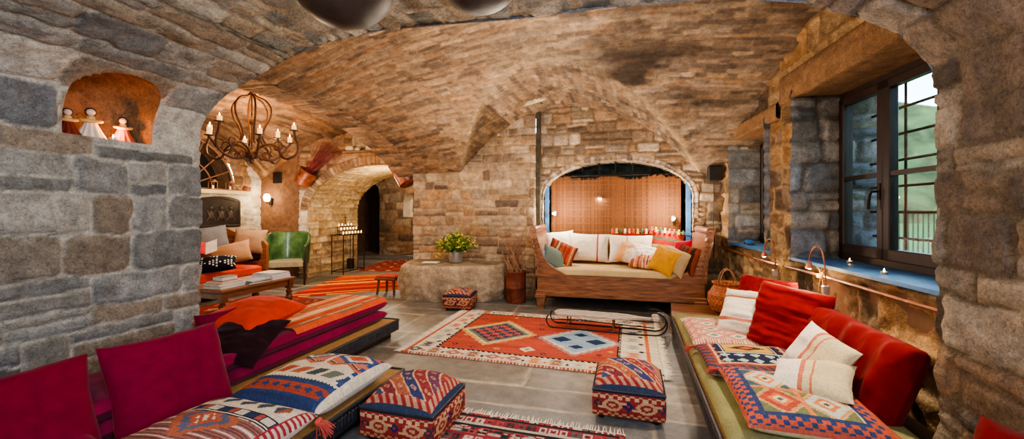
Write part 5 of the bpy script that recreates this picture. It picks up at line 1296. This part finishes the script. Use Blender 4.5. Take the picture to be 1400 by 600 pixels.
# ------------------------------------------------------------------ niche dolls
def doll(px, py, Y, h, skirt, label, arms=(206, 160, 96), rz=-.4):
    p = (-3.105, Y, 1.735); t = thing('ceramic_doll', label, 'figurine', p, rz)
    th = np.linspace(0, 2*PI, 73); zs = np.linspace(0, 1, 14); A, Z = mesh_uv(th, zs)
    R = h*(.40-.27*Z**.8)*(1+.08*np.cos(A*12)*(1-Z)); P = np.stack([R*np.cos(A), R*np.sin(A), Z*h*.62], -1); grids('skirt', [(P, np.ones(P.shape)*lin(skirt)*(.85+.2*np.cos(A*12))[..., None])], M['velvet'], parent=t, domain='POINT')
    MB().lathe([(.10*h, .58*h), (.13*h, .64*h), (.11*h, .74*h), (.05*h, .78*h)], n=16).build('bodice', pm('doll_gold%d' % (sum(arms) % 9), arms, rough=.6), t, True)
    b = MB(); b.tube([(.12*h*math.sin(a)+.10*h*math.cos(a)*0-.0, .30*h*math.sin(a), .62*h) if False else (.20*h*math.cos(a)+.04*h, .25*h*math.sin(a), .60*h-.05*h*math.cos(a)) for a in np.linspace(-1.9, 1.9, 16)], .06*h, 8); b.build('arms', pm('doll_arm%d' % (sum(arms) % 7), arms, rough=.6), t, True)
    MB().ell((.02*h, 0, .88*h), (.11*h, .12*h, .125*h), 14).build('head', M['skin'], t, True)
    MB().ell((-.035*h, 0, .90*h), (.125*h, .155*h, .155*h), 14).build('hood', pm('doll_hood', (50, 36, 34), rough=.8), t, True)
    return t
doll(0, 0, 1.64, .175, (232, 214, 190), 'tallest pale-skirted ceramic doll in the middle of the wall niche')
doll(0, 0, 1.80, .155, (196, 96, 62), 'orange-skirted ceramic doll at the right of the wall niche')
doll(0, 0, 1.535, .15, (120, 52, 36), 'dark red ceramic doll at the left edge of the wall niche')
tealight((-3.06, 1.725, 1.736), 'tealight glowing between the two right-hand dolls in the wall niche', None)
# ------------------------------------------------------------------ chandelier
CHX, CHY = -4.22, 3.70
def chandelier():
    T = thing('chandelier', 'scrolled wrought iron chandelier hanging over the coffee table', 'chandelier', (CHX, CHY, 1.88))
    b = MB(); b.tube([(0, 0, 1.10), (0, 0, .93)], .006, 6); b.build('chain', M['rust_iron'], T)
    st = MB(); st.tube([(0, 0, .93), (0, 0, .05)], .009, 8); st.ell((0, 0, .46), (.03, .03, .045), 12); st.ell((0, 0, .07), (.07, .07, .06), 14); st.ell((0, 0, .0), (.025, .025, .04), 10); st.build('stem', M['rust_iron'], T, True)
    cr = MB()
    for k in range(5):
        a = k*2*PI/5; cr.tube([(math.cos(a)*r, math.sin(a)*r, z) for r, z in ((.005, .80), (.02, .92), (.06, .985), (.10, .965), (.105, .92), (.075, .915), (.07, .94))], [.010, .012, .013, .012, .010, .008, .006], 6)
    cr.build('crown', M['rust_iron'], T, True)
    tips = []
    for k in range(8):
        a = k*2*PI/8+.25; up = k % 2 == 0; R = .50 if up else .40; zt = .40 if up else .30
        c, s = math.cos(a), math.sin(a)
        f = lambda r, z, o=0: (c*r-s*o, s*r+c*o, z)
        ctl = [(.03, .10), (.12, .17), (.22, .19), (.31, .14), (.35, .05), (.42, .02), (R+.03, .08), (R+.045, .18), (R+.02, .24), (R, zt-.06)] if up else [(.03, .08), (.10, .03), (.18, .02), (.27, .06), (.33, .13), (.37, .19), (R, .23), (R, zt-.05)]
        m = MB(); n = len(ctl); P = []
        for i in range(n-1):
            p0 = ctl[max(i-1, 0)]; p1 = ctl[i]; p2 = ctl[i+1]; p3 = ctl[min(i+2, n-1)]
            for t in np.linspace(0, 1, 5)[:-1]:
                q = [.5*((2*p1[d])+(-p0[d]+p2[d])*t+(2*p0[d]-5*p1[d]+4*p2[d]-p3[d])*t*t+(-p0[d]+3*p1[d]-3*p2[d]+p3[d])*t**3) for d in (0, 1)]; P.append(f(*q))
        P.append(f(*ctl[-1])); m.tube(P, .013, 7)
        # curl
        m.tube([f(.31+.05*math.cos(t), .17+.05*math.sin(t)) for t in np.linspace(-2.4, 2.6, 14)], .009, 6)
        m.tube([f(.17+.035*math.cos(t), .06+.035*math.sin(t)) for t in np.linspace(0, 5, 14)], .008, 6)
        m.lathe([(.012, 0), (.045, .006), (.05, .014), (.046, .014), (.01, .008)], f(R, zt-.06), 14)
        m.build('arm', M['rust_iron'], T, True)
        tips.append(f(R, zt-.048))
    # upper cage: S-curved bars from crown to arms
    for k in range(6):
        a = k*2*PI/6+.5; c, s = math.cos(a), math.sin(a); m = MB()
        ctl = [(.01, .80), (.05, .75), (.14, .71), (.20, .62), (.19, .50), (.13, .38), (.11, .27), (.16, .18)]; P = []
        n = len(ctl)
        for i in range(n-1):
            p0 = ctl[max(i-1, 0)]; p1 = ctl[i]; p2 = ctl[i+1]; p3 = ctl[min(i+2, n-1)]
            for t in np.linspace(0, 1, 5)[:-1]:
                q = [.5*((2*p1[d])+(-p0[d]+p2[d])*t+(2*p0[d]-5*p1[d]+4*p2[d]-p3[d])*t*t+(-p0[d]+3*p1[d]-3*p2[d]+p3[d])*t**3) for d in (0, 1)]; P.append((c*q[0], s*q[0], q[1]))
        m.tube(P, .0115, 7); m.build('cage_bar', M['rust_iron'], T, True)
    for i, p in enumerate(tips):
        cd = thing('candle', ['short burning candle on an outer arm of the chandelier', 'short burning candle on an inner arm of the chandelier'][i % 2], 'candle', (CHX+p[0], CHY+p[1], 1.88+p[2]+.002), group=['chandelier outer candles', 'chandelier inner candles'][i % 2])
        hh = .055+.015*((i*7) % 3)
        MB().lathe([(.024, 0), (.025, .002), (.024, hh-.004), (.020, hh), (.004, hh-.006)], n=14).build('wax', M['wax'], cd, True)
        MB().lathe([(.001, hh), (.005, hh+.008), (.0045, hh+.018), (.0005, hh+.034)], n=8).build('flame', M['flame'], cd, True)
    return tips
chandelier()
# ------------------------------------------------------------------ left room furniture
def table():
    x0, x1, y0, y1, z = -5.08, -4.38, 3.46, 4.52, .40
    T = thing('coffee_table', 'low wooden coffee table with turned legs in the left room', 'table', ((x0+x1)/2, (y0+y1)/2, 0)); a, b_ = (x1-x0)/2, (y1-y0)/2
    m = MB(); m.box(-a, a, -b_, b_, z-.035, z, b=.008); m.build('tabletop', M['woody'], T)
    m = MB(); m.box(-a+.05, a-.05, -b_+.05, b_-.05, z-.11, z-.035); m.build('apron', M['woody'], T)
    for sx in (-1, 1):
        for sy in (-1, 1):
            L = MB(); c = (sx*(a-.06), sy*(b_-.06), 0); L.lathe([(.028, 0), (.034, .01), (.030, .05), (.022, .07), (.040, .10), (.046, .13), (.036, .165), (.026, .18), (.040, .20), (.042, .22), (.026, .235), (.030, .26)], c, 18); L.box(c[0]-.036, c[0]+.036, c[1]-.036, c[1]+.036, .255, z-.03); L.build('leg', M['wood'], T, True)
    return z
TZ = table()
def book(x, y, z, w, d, h, rz, cover, label, cat='book', group=None):
    t = thing('book', label, cat, (x, y, z), rz, group)
    m = MB(); m.box(-w/2, w/2, -d/2, d/2, 0, .004); m.box(-w/2, w/2, -d/2, d/2, h-.004, h); m.box(-w/2-.001, -w/2+.004, -d/2, d/2, 0, h)
    m.build('cover', pm('book_%d_%d_%d' % tuple(cover), cover, rough=.5, bump=0), t); MB().box(-w/2+.003, w/2-.005, -d/2+.004, d/2-.004, .0035, h-.0035).build('pages', M['paper'], t)
    return h
def stack(x, y, items):
    z = TZ
    for w, d, h, rz, c, lb in items: book(x, y, z, w, d, h, rz, c, lb); z += h+.001
stack(-4.60, 3.68, [(.26, .34, .030, .05, (196, 176, 150), 'tan book at the bottom of the left stack on the coffee table'), (.25, .33, .026, -.04, (206, 188, 160), 'cream book second from the bottom of the left coffee table stack'), (.22, .30, .022, .10, (190, 150, 110), 'light brown book in the left stack, under the small thick one'), (.15, .20, .045, .02, (90, 100, 80), 'small thick dark green book on top of the left stack')])
stack(-4.52, 3.99, [(.24, .30, .022, -.08, (34, 32, 36), 'flat black book at the bottom of the middle stack on the coffee table'), (.23, .28, .020, .06, (50, 46, 48), 'flat charcoal book on top of the black one on the coffee table')])
stack(-4.60, 4.33, [(.34, .30, .034, .02, (196, 198, 220), 'large pale lilac book at the bottom of the right stack on the coffee table'), (.33, .29, .034, -.02, (214, 214, 232), 'large white book in the middle of the right coffee table stack'), (.31, .27, .012, .06, (150, 136, 124), 'thin brown magazine on top of the large white books')])
def sofa():
    T = thing('sofa', 'wooden framed sofa with orange-red seat behind the coffee table', 'sofa', (-6.15, 4.3, 0))
    m = MB(); m.box(-.42, .40, -1.05, 1.02, .12, .26, b=.01); m.build('base', M['wood'], T)
    m = MB(); m.box(-.36, .40, -1.0, .95, .262, .41, b=.03); m.build('seat', pm('orange_seat', (196, 62, 34), rough=.9, bump=.2), T)
    m = MB(); m.prism([(-.46, .1), (-.40, .1), (-.44, .96), (-.47, 1.0), (-.51, .97)], 'y', -1.05, 1.02); m.build('backrest', M['walnut'], T)
    m = MB(); m.prism([(-.48, 0), (.40, 0), (.41, .74), (.36, .80), (.25, .80), (.0, .86), (-.40, .98), (-.50, 1.0)], 'y', 1.0, 1.05); m.build('armrest', M['walnut'], T)
    m = MB(); m.prism([(-.48, 0), (.40, 0), (.40, .55), (-.50, .9)], 'y', -1.1, -1.05); m.build('armrest', M['walnut'], T)
    for sx in (-.4, .36):
        for sy in (-1.0, .97): MB().box(sx-.03, sx+.03, sy-.03, sy+.03, 0, .13).build('leg', M['wood'], T)
sofa()
BR = lambda c: plain(c)
def cus(px, py, X, w, h, t, n, c, seed, roll, label, m='fabric', fn=None):
    pillow('throw_cushion', label, 'cushion', w, h, t, frame_mat(onx(px, py, X), n, (0, 0, 1), roll), fn or plain(c), m, seed, res=.02)
cus(341, 330, -6.05, .50, .42, .14, (.45, -.85, .3), (136, 104, 78), 81, -.06, 'upper brown cushion leaning on the far arm of the sofa')
cus(315, 347, -5.90, .56, .36, .14, (.5, -.7, .5), (156, 118, 86), 82, .28, 'lower tan brown cushion lying against the first one on the sofa')
cus(290, 326, -6.32, .46, .40, .14, (.9, -.3, .3), (98, 96, 98), 83, .1, 'grey cushion against the sofa back')
cus(350, 347, -5.96, .24, .24, .10, (.5, -.8, .3), (26, 24, 28), 84, .1, 'small black cushion by the sofa arm', 'velvet')
def dots(u, v):
    c = np.ones(u.shape+(3,))*lin((24, 24, 32)); x = (u/.045) % 1-.5; y = (v/.045+.5*(np.floor(u/.045) % 2)) % 1-.5
    return np.where((np.hypot(x, y) < .2)[..., None], lin((214, 210, 214)), c)
cus(294, 361, -5.76, .52, .30, .16, (.35, -.4, .85), 0, 85, .12, 'black cushion with white polka dots on the sofa seat', fn=dots)
p = onx(281, 346, -5.72); mg = thing('magazine', 'open red and white magazine propped on the polka dot cushion', 'magazine', (p[0], p[1], p[2]-.02), .9)
for sx, cc, nm in ((-1, (206, 48, 52), 'left_page'), (1, (232, 226, 220), 'right_page')):
    m = MB(); m.add([(0, 0, 0), (sx*.13, 0, .05), (sx*.13, .06, .21), (0, .07, .16)], [(0, 1, 2, 3)]); m.add([(0, .004, 0), (sx*.13, .004, .05), (sx*.13, .064, .21), (0, .074, .16)], [(0, 1, 2, 3)]); m.build(nm, pm('page_'+nm, cc, bump=0), mg)
def armchair():
    T = thing('armchair', 'green leather tub armchair standing before the stone wall', 'chair', (-5.86, 5.86, 0), .62)
    # shell: curved back, front is -y
    th = np.linspace(-2.15, 2.15, 60); zs = np.linspace(0, 1, 18); A, Z = mesh_uv(th, zs)
    top = .90-.24*np.clip((np.abs(A)-.8)/1.35, 0, 1)**1.5; z0 = .36
    def shell(rr, zt): 
        Rx = .30+.03*Z+rr; Ry = .31+.05*Z+rr; return np.stack([Rx*np.sin(A), Ry*np.cos(A)-.02, z0+(top+zt-z0)*Z], -1)
    Pi, Po = shell(0, 0), shell(.045, 0); cap = np.stack([Pi[:, -1], (Pi[:, -1]+Po[:, -1])/2+np.array([0, 0, .02]), Po[:, -1]], 1)
    f = np.ones
    e0 = np.stack([Pi[0], Po[0]], 0); e1 = np.stack([Pi[-1], Po[-1]], 0)
    o = grids('backrest', [(Pi, f(Pi.shape)), (Po, f(Po.shape)), (cap, f(cap.shape)), (e0, f(e0.shape)), (e1, f(e1.shape))], M['green_leather'], parent=T, domain='POINT')
    poly = [(.30*math.sin(a), .31*math.cos(a)-.02) for a in np.linspace(-1.9, 1.9, 24)]; poly = [(-.28, -.30)]+poly+[(.28, -.30)]
    MB().prism(poly[::-1], 'z', .33, .415).build('seat', pm('sage_seat', (150, 140, 112), rough=.8), T)
    for sx in (-1, 1):
        m = MB(); m.tube([(sx*.30, -.26, 0), (sx*.315, -.27, .40), (sx*.33, -.22, .62), (sx*.335, -.12, .66)], [.016, .024, .022, .018], 8); m.build('front_post', M['darkwood'], T, True)
        m = MB(); m.tube([(sx*.24, .30, 0), (sx*.22, .22, .36)], [.015, .022], 8); m.build('leg', M['wood'], T, True)
armchair()
# fireplace: mantel, iron fireback, fan grate, ornaments
MB().box(-7.21, -6.96, 4.0, 6.10, 1.60, 1.675, b=.012).build('mantel_shelf', M['cream'])
tag(bpy.data.objects['mantel_shelf'], 'cream stone mantel shelf below the arched iron grate', 'shelf')
fb = thing('fireback', 'dark cast iron fireback plate with arched top set under the mantel', 'plate', (-7.16, 5.62, 1.0))
m = MB(); m.prism([(-.40, 0), (.40, 0), (.40, .47)]+[(.40*math.cos(a), .47+.09*math.sin(a)) for a in np.linspace(.05, PI-.05, 18)]+[(-.40, .47)], 'x', -.02, .02); m.build('plate', M['iron'], fb)
m = MB(); rg = random.Random(3)
m.tube([(.022, -.37, .03), (.022, .37, .03), (.022, .37, .46), (.022, 0, .535), (.022, -.37, .46)], .010, 6, closed=True)
for cx in (-.17, .02, .20):
    m.ell((.02, cx, .22), (.02, .05, .09), 10); m.ell((.02, cx, .35), (.02, .03, .035), 10); m.tube([(.022, cx-.08, .12), (.024, cx-.03, .20), (.022, cx-.07, .30)], .012, 6); m.tube([(.022, cx+.07, .12), (.024, cx+.02, .24), (.022, cx+.08, .33)], .012, 6)
m.build('relief', pm('iron_relief', (66, 52, 46), rough=.6, metal=.3), fb, True)
gr = thing('fan_grate', 'half round iron grate with radiating bars above the mantel', 'grate', (-7.18, 5.0, 1.70))
for k in range(9):
    a = PI*k/8+.0; MB().tube([(0, .12*math.cos(a), .12*math.sin(a)), (0, .90*math.cos(a), .88*math.sin(a))], .011, 6).build('bar', M['grate'], gr)
for R in (.12, .5, .9): MB().tube([(0, R*math.cos(a), R*.975*math.sin(a)) for a in np.linspace(0, PI, 40)], .012 if R < .8 else .02, 6).build('hoop', M['grate'], gr, True)
for i, (y, lb) in enumerate(((5.42, 'small brass lantern on the mantel shelf'), (5.74, 'little ornament with a candle on the right of the mantel shelf'))):
    t = thing('lantern', lb, 'lantern', (-7.06, y, 1.676)); MB().box(-.05, .05, -.06, .06, 0, .015).build('base', M['grate'], t)
    m = MB(); [m.box(sx*.04-.005, sx*.04+.005, sy*.05-.005, sy*.05+.005, .015, .13) for sx in (-1, 1) for sy in (-1, 1)]; m.build('frame', M['grate'], t)
    MB().prism([(-.06, .13), (.06, .13), (0, .18)], 'x', -.05, .05).build('roof', M['grate'], t); MB().lathe([(.018, .015), (.018, .07)], n=10).build('candle', M['wax'], t)
MB().lathe([(.035, 0), (.055, .03), (.045, .07), (.03, .08), (.04, .10)], n=16).build('clay_jar', M['terra'], None, True)
o = bpy.data.objects['clay_jar']; o.location = (-7.02, 6.02, 1.676); tag(o, 'small brown clay jar at the right end of the mantel shelf', 'jar')
MB().box(-.10, .10, -.012, .012, -.11, .11, b=.004).build('wall_panel', M['iron']); o = bpy.data.objects['wall_panel']; o.location = ony(379, 243, 6.485); tag(o, 'small square black panel on the brown plaster wall', 'panel')
wl = thing('wall_lamp', 'glowing white wall lamp beside the fireplace', 'lamp', ony(366, 272, 6.40))
MB().box(-.03, .03, .05, .10, -.12, .02, b=.006).build('bracket', M['iron'], wl); MB().tube([(0, .06, -.08), (0, -.01, -.09), (0, -.02, -.05)], .008, 6).build('arm', M['iron'], wl, True)
MB().lathe([(.02, -.05), (.05, -.03), (.062, .03), (.05, .08), (.03, .10)], (0, -.02, 0), 18).build('shade', M['bulbglass'], wl, True)
LP = wl.location.copy()
# earthen pots leaning on the passage arch
def bucket(name, label, p, rot, R, h, m, n=24):
    t = thing(name, label, 'pot', p); t.rotation_euler = rot
    MB().lathe([(R*.7, 0), (R*.78, .01), (R*.92, h*.5), (R, h*.9), (R*1.08, h), (R*1.02, h), (R*.92, h*.85), (R*.3, h*.3)], n=n).build('vessel', m, t, True)
    MB().tube([(R*1.05*math.cos(a), R*.3, h*.75+R*.8*math.sin(a)) for a in np.linspace(.2, PI-.2, 14)], .008, 6).build('handle', M['iron'], t, True)
    return t
pp = ony(411, 252, 6.28); t1 = bucket('copper_bucket', 'copper bucket of dark red twigs fixed above the left side of the passage arch', pp, (math.radians(-8), math.radians(34), 0), .17, .30, M['copper'])
rg = random.Random(12); m = MB()
for k in range(70):
    g_ = k % 2; s = rg.gauss(0, .13) + (.0 if g_ else .22); L = rg.uniform(.6, .95)*(1 if g_ else 1.12); d = Vector((math.sin(s)*.9, rg.gauss(0, .07), math.cos(s))).normalized()
    b0 = Vector((rg.uniform(-.07, .07), rg.uniform(-.06, .06), .18)); pts = [b0, b0+d*L*.4, b0+d*L*.75+Vector((rg.gauss(0, .02)+.03*(1-g_), 0, 0)), b0+d*L+Vector((rg.gauss(0, .04)+.08*(1-g_), 0, 0))]
    m.tube(pts, [.004, .0035, .0025, .0012], 4)
m.build('twigs', M['redtwig'], t1)
pp = ony(553, 246, 6.22); t2 = bucket('clay_pot', 'brown pot of dry grass fixed above the right side of the passage arch', (pp[0]+.08, pp[1]-.02, pp[2]-.08), (math.radians(-5), math.radians(-28), 0), .18, .42, M['copper'])
m = MB()
for k in range(60):
    s = rg.gauss(-.5, .35); d = Vector((math.sin(s), rg.gauss(0, .2), math.cos(s))).normalized(); L = rg.uniform(.12, .3); b0 = Vector((rg.uniform(-.08, .08), rg.uniform(-.05, .05), .30)); m.tube([b0, b0+d*L*.6, b0+d*L+Vector((-.03, 0, -.03))], [.003, .002, .001], 4)
m.build('dry_grass', pm('dry_grass', (170, 140, 80), rough=.9), t2)
# stone fragments on the ledge over the arch
for k, (x, s) in enumerate(((-5.05, .10), (-4.88, .07), (-4.6, .11), (-4.42, .08), (-4.2, .12))):
    m = MB(); rg = random.Random(k); m.ell((0, 0, s*.55), (s, s*.6, s*.62), 10); m.v = [(x_+rg.uniform(-.012, .012), y_+rg.uniform(-.012, .012), max(0, z_)) for x_, y_, z_ in m.v]
    o = m.build('rubble_stone', M['white_wash'], None, True); o.location = (x, 6.50, 2.411); tag(o, 'pale rubble stone lying on the ledge over the passage arch', 'stone', 'stones on the passage arch ledge')
# ------------------------------------------------------------------ votive stand
def votive():
    x0, y0, y1 = -5.72, 6.95, 7.62; T = thing('votive_stand', 'black iron votive candle stand against the passage wall', 'candle stand', (x0, (y0+y1)/2, 0)); h = (y1-y0)/2
    m = MB()
    for sy in (-1, 1):
        for x in (-.12, .16): m.tube([(x, sy*h, 0), (x, sy*h, .80)], .010, 6)
        m.tube([(-.12, sy*h, .06), (.16, sy*h, .06)], .008, 6)
    for x in (-.12, .16): m.tube([(x, -h, .80), (x, h, .80)], .010, 6); m.tube([(x, -h, .06), (x, h, .06)], .008, 6)
    for sy in (-.35, .35): m.tube([(.16, sy*h, .06), (.16, sy*h, .80)], .007, 6)
    m.build('frame', M['iron'], T)
    pts = []
    for k, (x, z) in enumerate(((.12, .80), (.03, .88), (-.06, .96))):
        w = h*(1-.14*k); t = MB(); t.box(x-.045, x+.045, -w, w, z, z+.012); t.tube([(x+.045, -w, z+.02), (x+.045, w, z+.02)], .005, 5)
        for sy in (-1, 1): t.tube([(x, sy*w, .80), (x, sy*w, z)], .006, 5)
        t.build('tier', M['iron'], T); n = 7-k
        pts += [(x0+x, (y0+y1)/2-w+.05+j*(2*w-.1)/(n-1), z+.0125) for j in range(n)]
    m = MB(); m.tube([(-.06, 0, .97), (-.06, 0, 1.22)], .007, 5); m.tube([(-.06, -.05, 1.15), (-.06, .05, 1.15)], .007, 5); m.build('cross', M['iron'], T)
    first = None
    for i, p in enumerate(pts):
        if first is None:
            first = thing('votive_candle', 'small white votive candle on the black iron stand', 'candle', p, group='votive candles on the stand')
            MB().lathe([(.016, 0), (.018, .035), (.015, .035), (.014, .03)], n=12).build('wax', M['wax'], first, True); MB().lathe([(.001, .033), (.004, .040), (.0005, .057)], n=6).build('flame', M['flame'], first, True)
        else: dup(first, p)
    m = MB(); m.box(-.06, .06, -.05, .05, 0, .22, b=.006); o = m.build('black_box', M['black']); o.location = (x0+.02, 7.35, .068); tag(o, 'small black metal box standing inside the votive stand', 'box')
votive()
# ------------------------------------------------------------------ outside
m = MB(); n = 30; rg = random.Random(2)
n = 60; az = np.linspace(-1.2, 2.2, n); P = np.zeros((n, 2, 3))
P[:, 0] = np.stack([44*np.cos(az), 44*np.sin(az), np.full(n, -6.)], -1); P[:, 1] = np.stack([62*np.cos(az), 62*np.sin(az), 13+2.2*np.sin(az*5+1)+.6*np.sin(az*23)], -1)
hm = mat('hillside', (34, 66, 44), .95, nscale=.5, nmix=.5, bump=0, c2=(66, 100, 66)); struct(grids('trim_hills', [(P, np.ones(P.shape))], hm, domain='POINT'))
m = MB()
for y in np.arange(7.5, 15.5, .16): m.tube([(6.0, y, .2), (6.0, y, 1.25)], .012, 5)
m.tube([(6.0, 7.4, 1.25), (6.0, 15.6, 1.25)], .02, 6); tag(m.build('garden_railing', M['iron']), 'thin iron garden railing outside the large window', 'railing')
plain_box('ground', 2.6, 44, -20, 60, -.3, .18, mat('grass_ground', (86, 128, 60), .95, nscale=3, nmix=.4))
# ================================================================== CAMERA, WORLD, LIGHT
cam = bpy.data.cameras.new('camera'); co = bpy.data.objects.new('camera', cam); COL.objects.link(co)
co.location = (0, 0, CH); co.rotation_euler = (PI/2, 0, YAW); cam.sensor_width = 36; cam.lens = 36*FPX/1400; cam.shift_y = -12/1400; cam.clip_start = .05
bpy.context.scene.camera = co
w = bpy.data.worlds.new('world'); bpy.context.scene.world = w; w.use_nodes = True
nt = w.node_tree; bg = nt.nodes['Background']
sk = N(nt, 'ShaderNodeTexSky'); sk.sky_type = 'NISHITA'; sk.sun_disc = False; sk.sun_elevation = math.radians(14); sk.sun_rotation = math.radians(200); sk.air_density = 1.3; sk.dust_density = 1.0; sk.ozone_density = 2.5
nt.links.new(sk.outputs[0], bg.inputs[0]); bg.inputs[1].default_value = 1.3
def lamp(name, typ, loc, energy, col=(255, 255, 255), size=.1, tgt=None, spot=None, blend=.6, sizey=None):
    l = bpy.data.lights.new(name, typ); l.energy = energy; l.color = list(lin(col))
    if typ == 'AREA':
        l.size = size
        if sizey: l.shape = 'RECTANGLE'; l.size_y = sizey
    else: l.shadow_soft_size = size
    if typ == 'SPOT': l.spot_size = math.radians(spot or 60); l.spot_blend = blend
    o = bpy.data.objects.new(name, l); COL.objects.link(o); o.location = loc
    if tgt is not None: o.rotation_euler = (Vector(tgt)-Vector(loc)).to_track_quat('-Z', 'Y').to_euler()
    return o
WARM = (255, 214, 166); WARM2 = (255, 235, 212); COOL = (205, 224, 255)
lamp('room_fill', 'AREA', (-.9, .2, 2.2), 42, (255, 240, 222), 1.6, (-.9, 4.5, .9))  # added fill above the camera, no real fitting here
lamp('room_fill', 'POINT', (-.7, 3.7, 2.0), 48, WARM2, .35)  # fill point added in mid-air to brighten the hall
lamp('room_fill', 'POINT', (-1.9, 4.6, 1.7), 26, WARM2, .3)  # second added fill point, towards the pier
lamp('vault_fill', 'AREA', (-.8, 3.9, .9), 30, WARM2, 1.2, (-.8, 3.9, 3))  # added upward fill, stands in for light bounced off the floor
lamp('left_room_light', 'POINT', (-4.9, 4.6, 2.3), 75, WARM, .25)
lamp('left_room_light', 'POINT', (-5.6, 5.2, 1.5), 40, WARM2, .2)
lamp('passage_light', 'POINT', (-4.6, 7.0, 1.8), 34, (255, 224, 170), .12)
lamp('chamber_light', 'POINT', (-5.6, 9.2, 2.2), 50, WARM2, .2)
lamp('alcove_light', 'POINT', (-.9, 5.95, 1.35), 24, WARM2, .03)
lamp('alcove_light', 'POINT', (.5, 5.95, 1.32), 30, WARM2, .03)
lamp('left_wall_fill', 'AREA', (1.0, -.2, 1.7), 60, COOL, .9, (-3, 1.7, 1.1))  # added area lamp behind the camera, standing in for daylight
lamp('bench_light', 'SPOT', (1.15, 2.95, 1.9), 95, (255, 232, 196), .04, (.7, 2.9, .2), 95)
lamp('niche_light', 'POINT', (-3.06, 1.73, 1.80), 1.8, (255, 150, 60), .01)
lamp('gooseneck_light', 'SPOT', tuple(G2+Vector((0, 0, -.03))), 14, (255, 226, 180), .015, (.75, 2.9, .2), 140)
lamp('gooseneck_light', 'POINT', tuple(G2+Vector((-.03, 0, -.04))), 2.2, (255, 216, 160), .02)
lamp('gooseneck_light', 'POINT', tuple(G1+Vector((-.03, 0, -.04))), 1.6, (255, 216, 160), .02)
lamp('chandelier_light', 'POINT', (CHX, CHY, 2.42), 16, (255, 180, 100), .3)
lamp('wall_lamp_light', 'POINT', (LP[0]+.02, LP[1]-.16, LP[2]+.03), 8, (255, 222, 176), .05)
lamp('wall_graze', 'POINT', (1.05, 4.9, 1.4), 10, WARM, .08)
bpy.context.scene.view_settings.view_transform = 'AgX'
try: bpy.context.scene.view_settings.look = 'AgX - Medium High Contrast'
except Exception: pass
bpy.context.scene.view_settings.exposure = .68
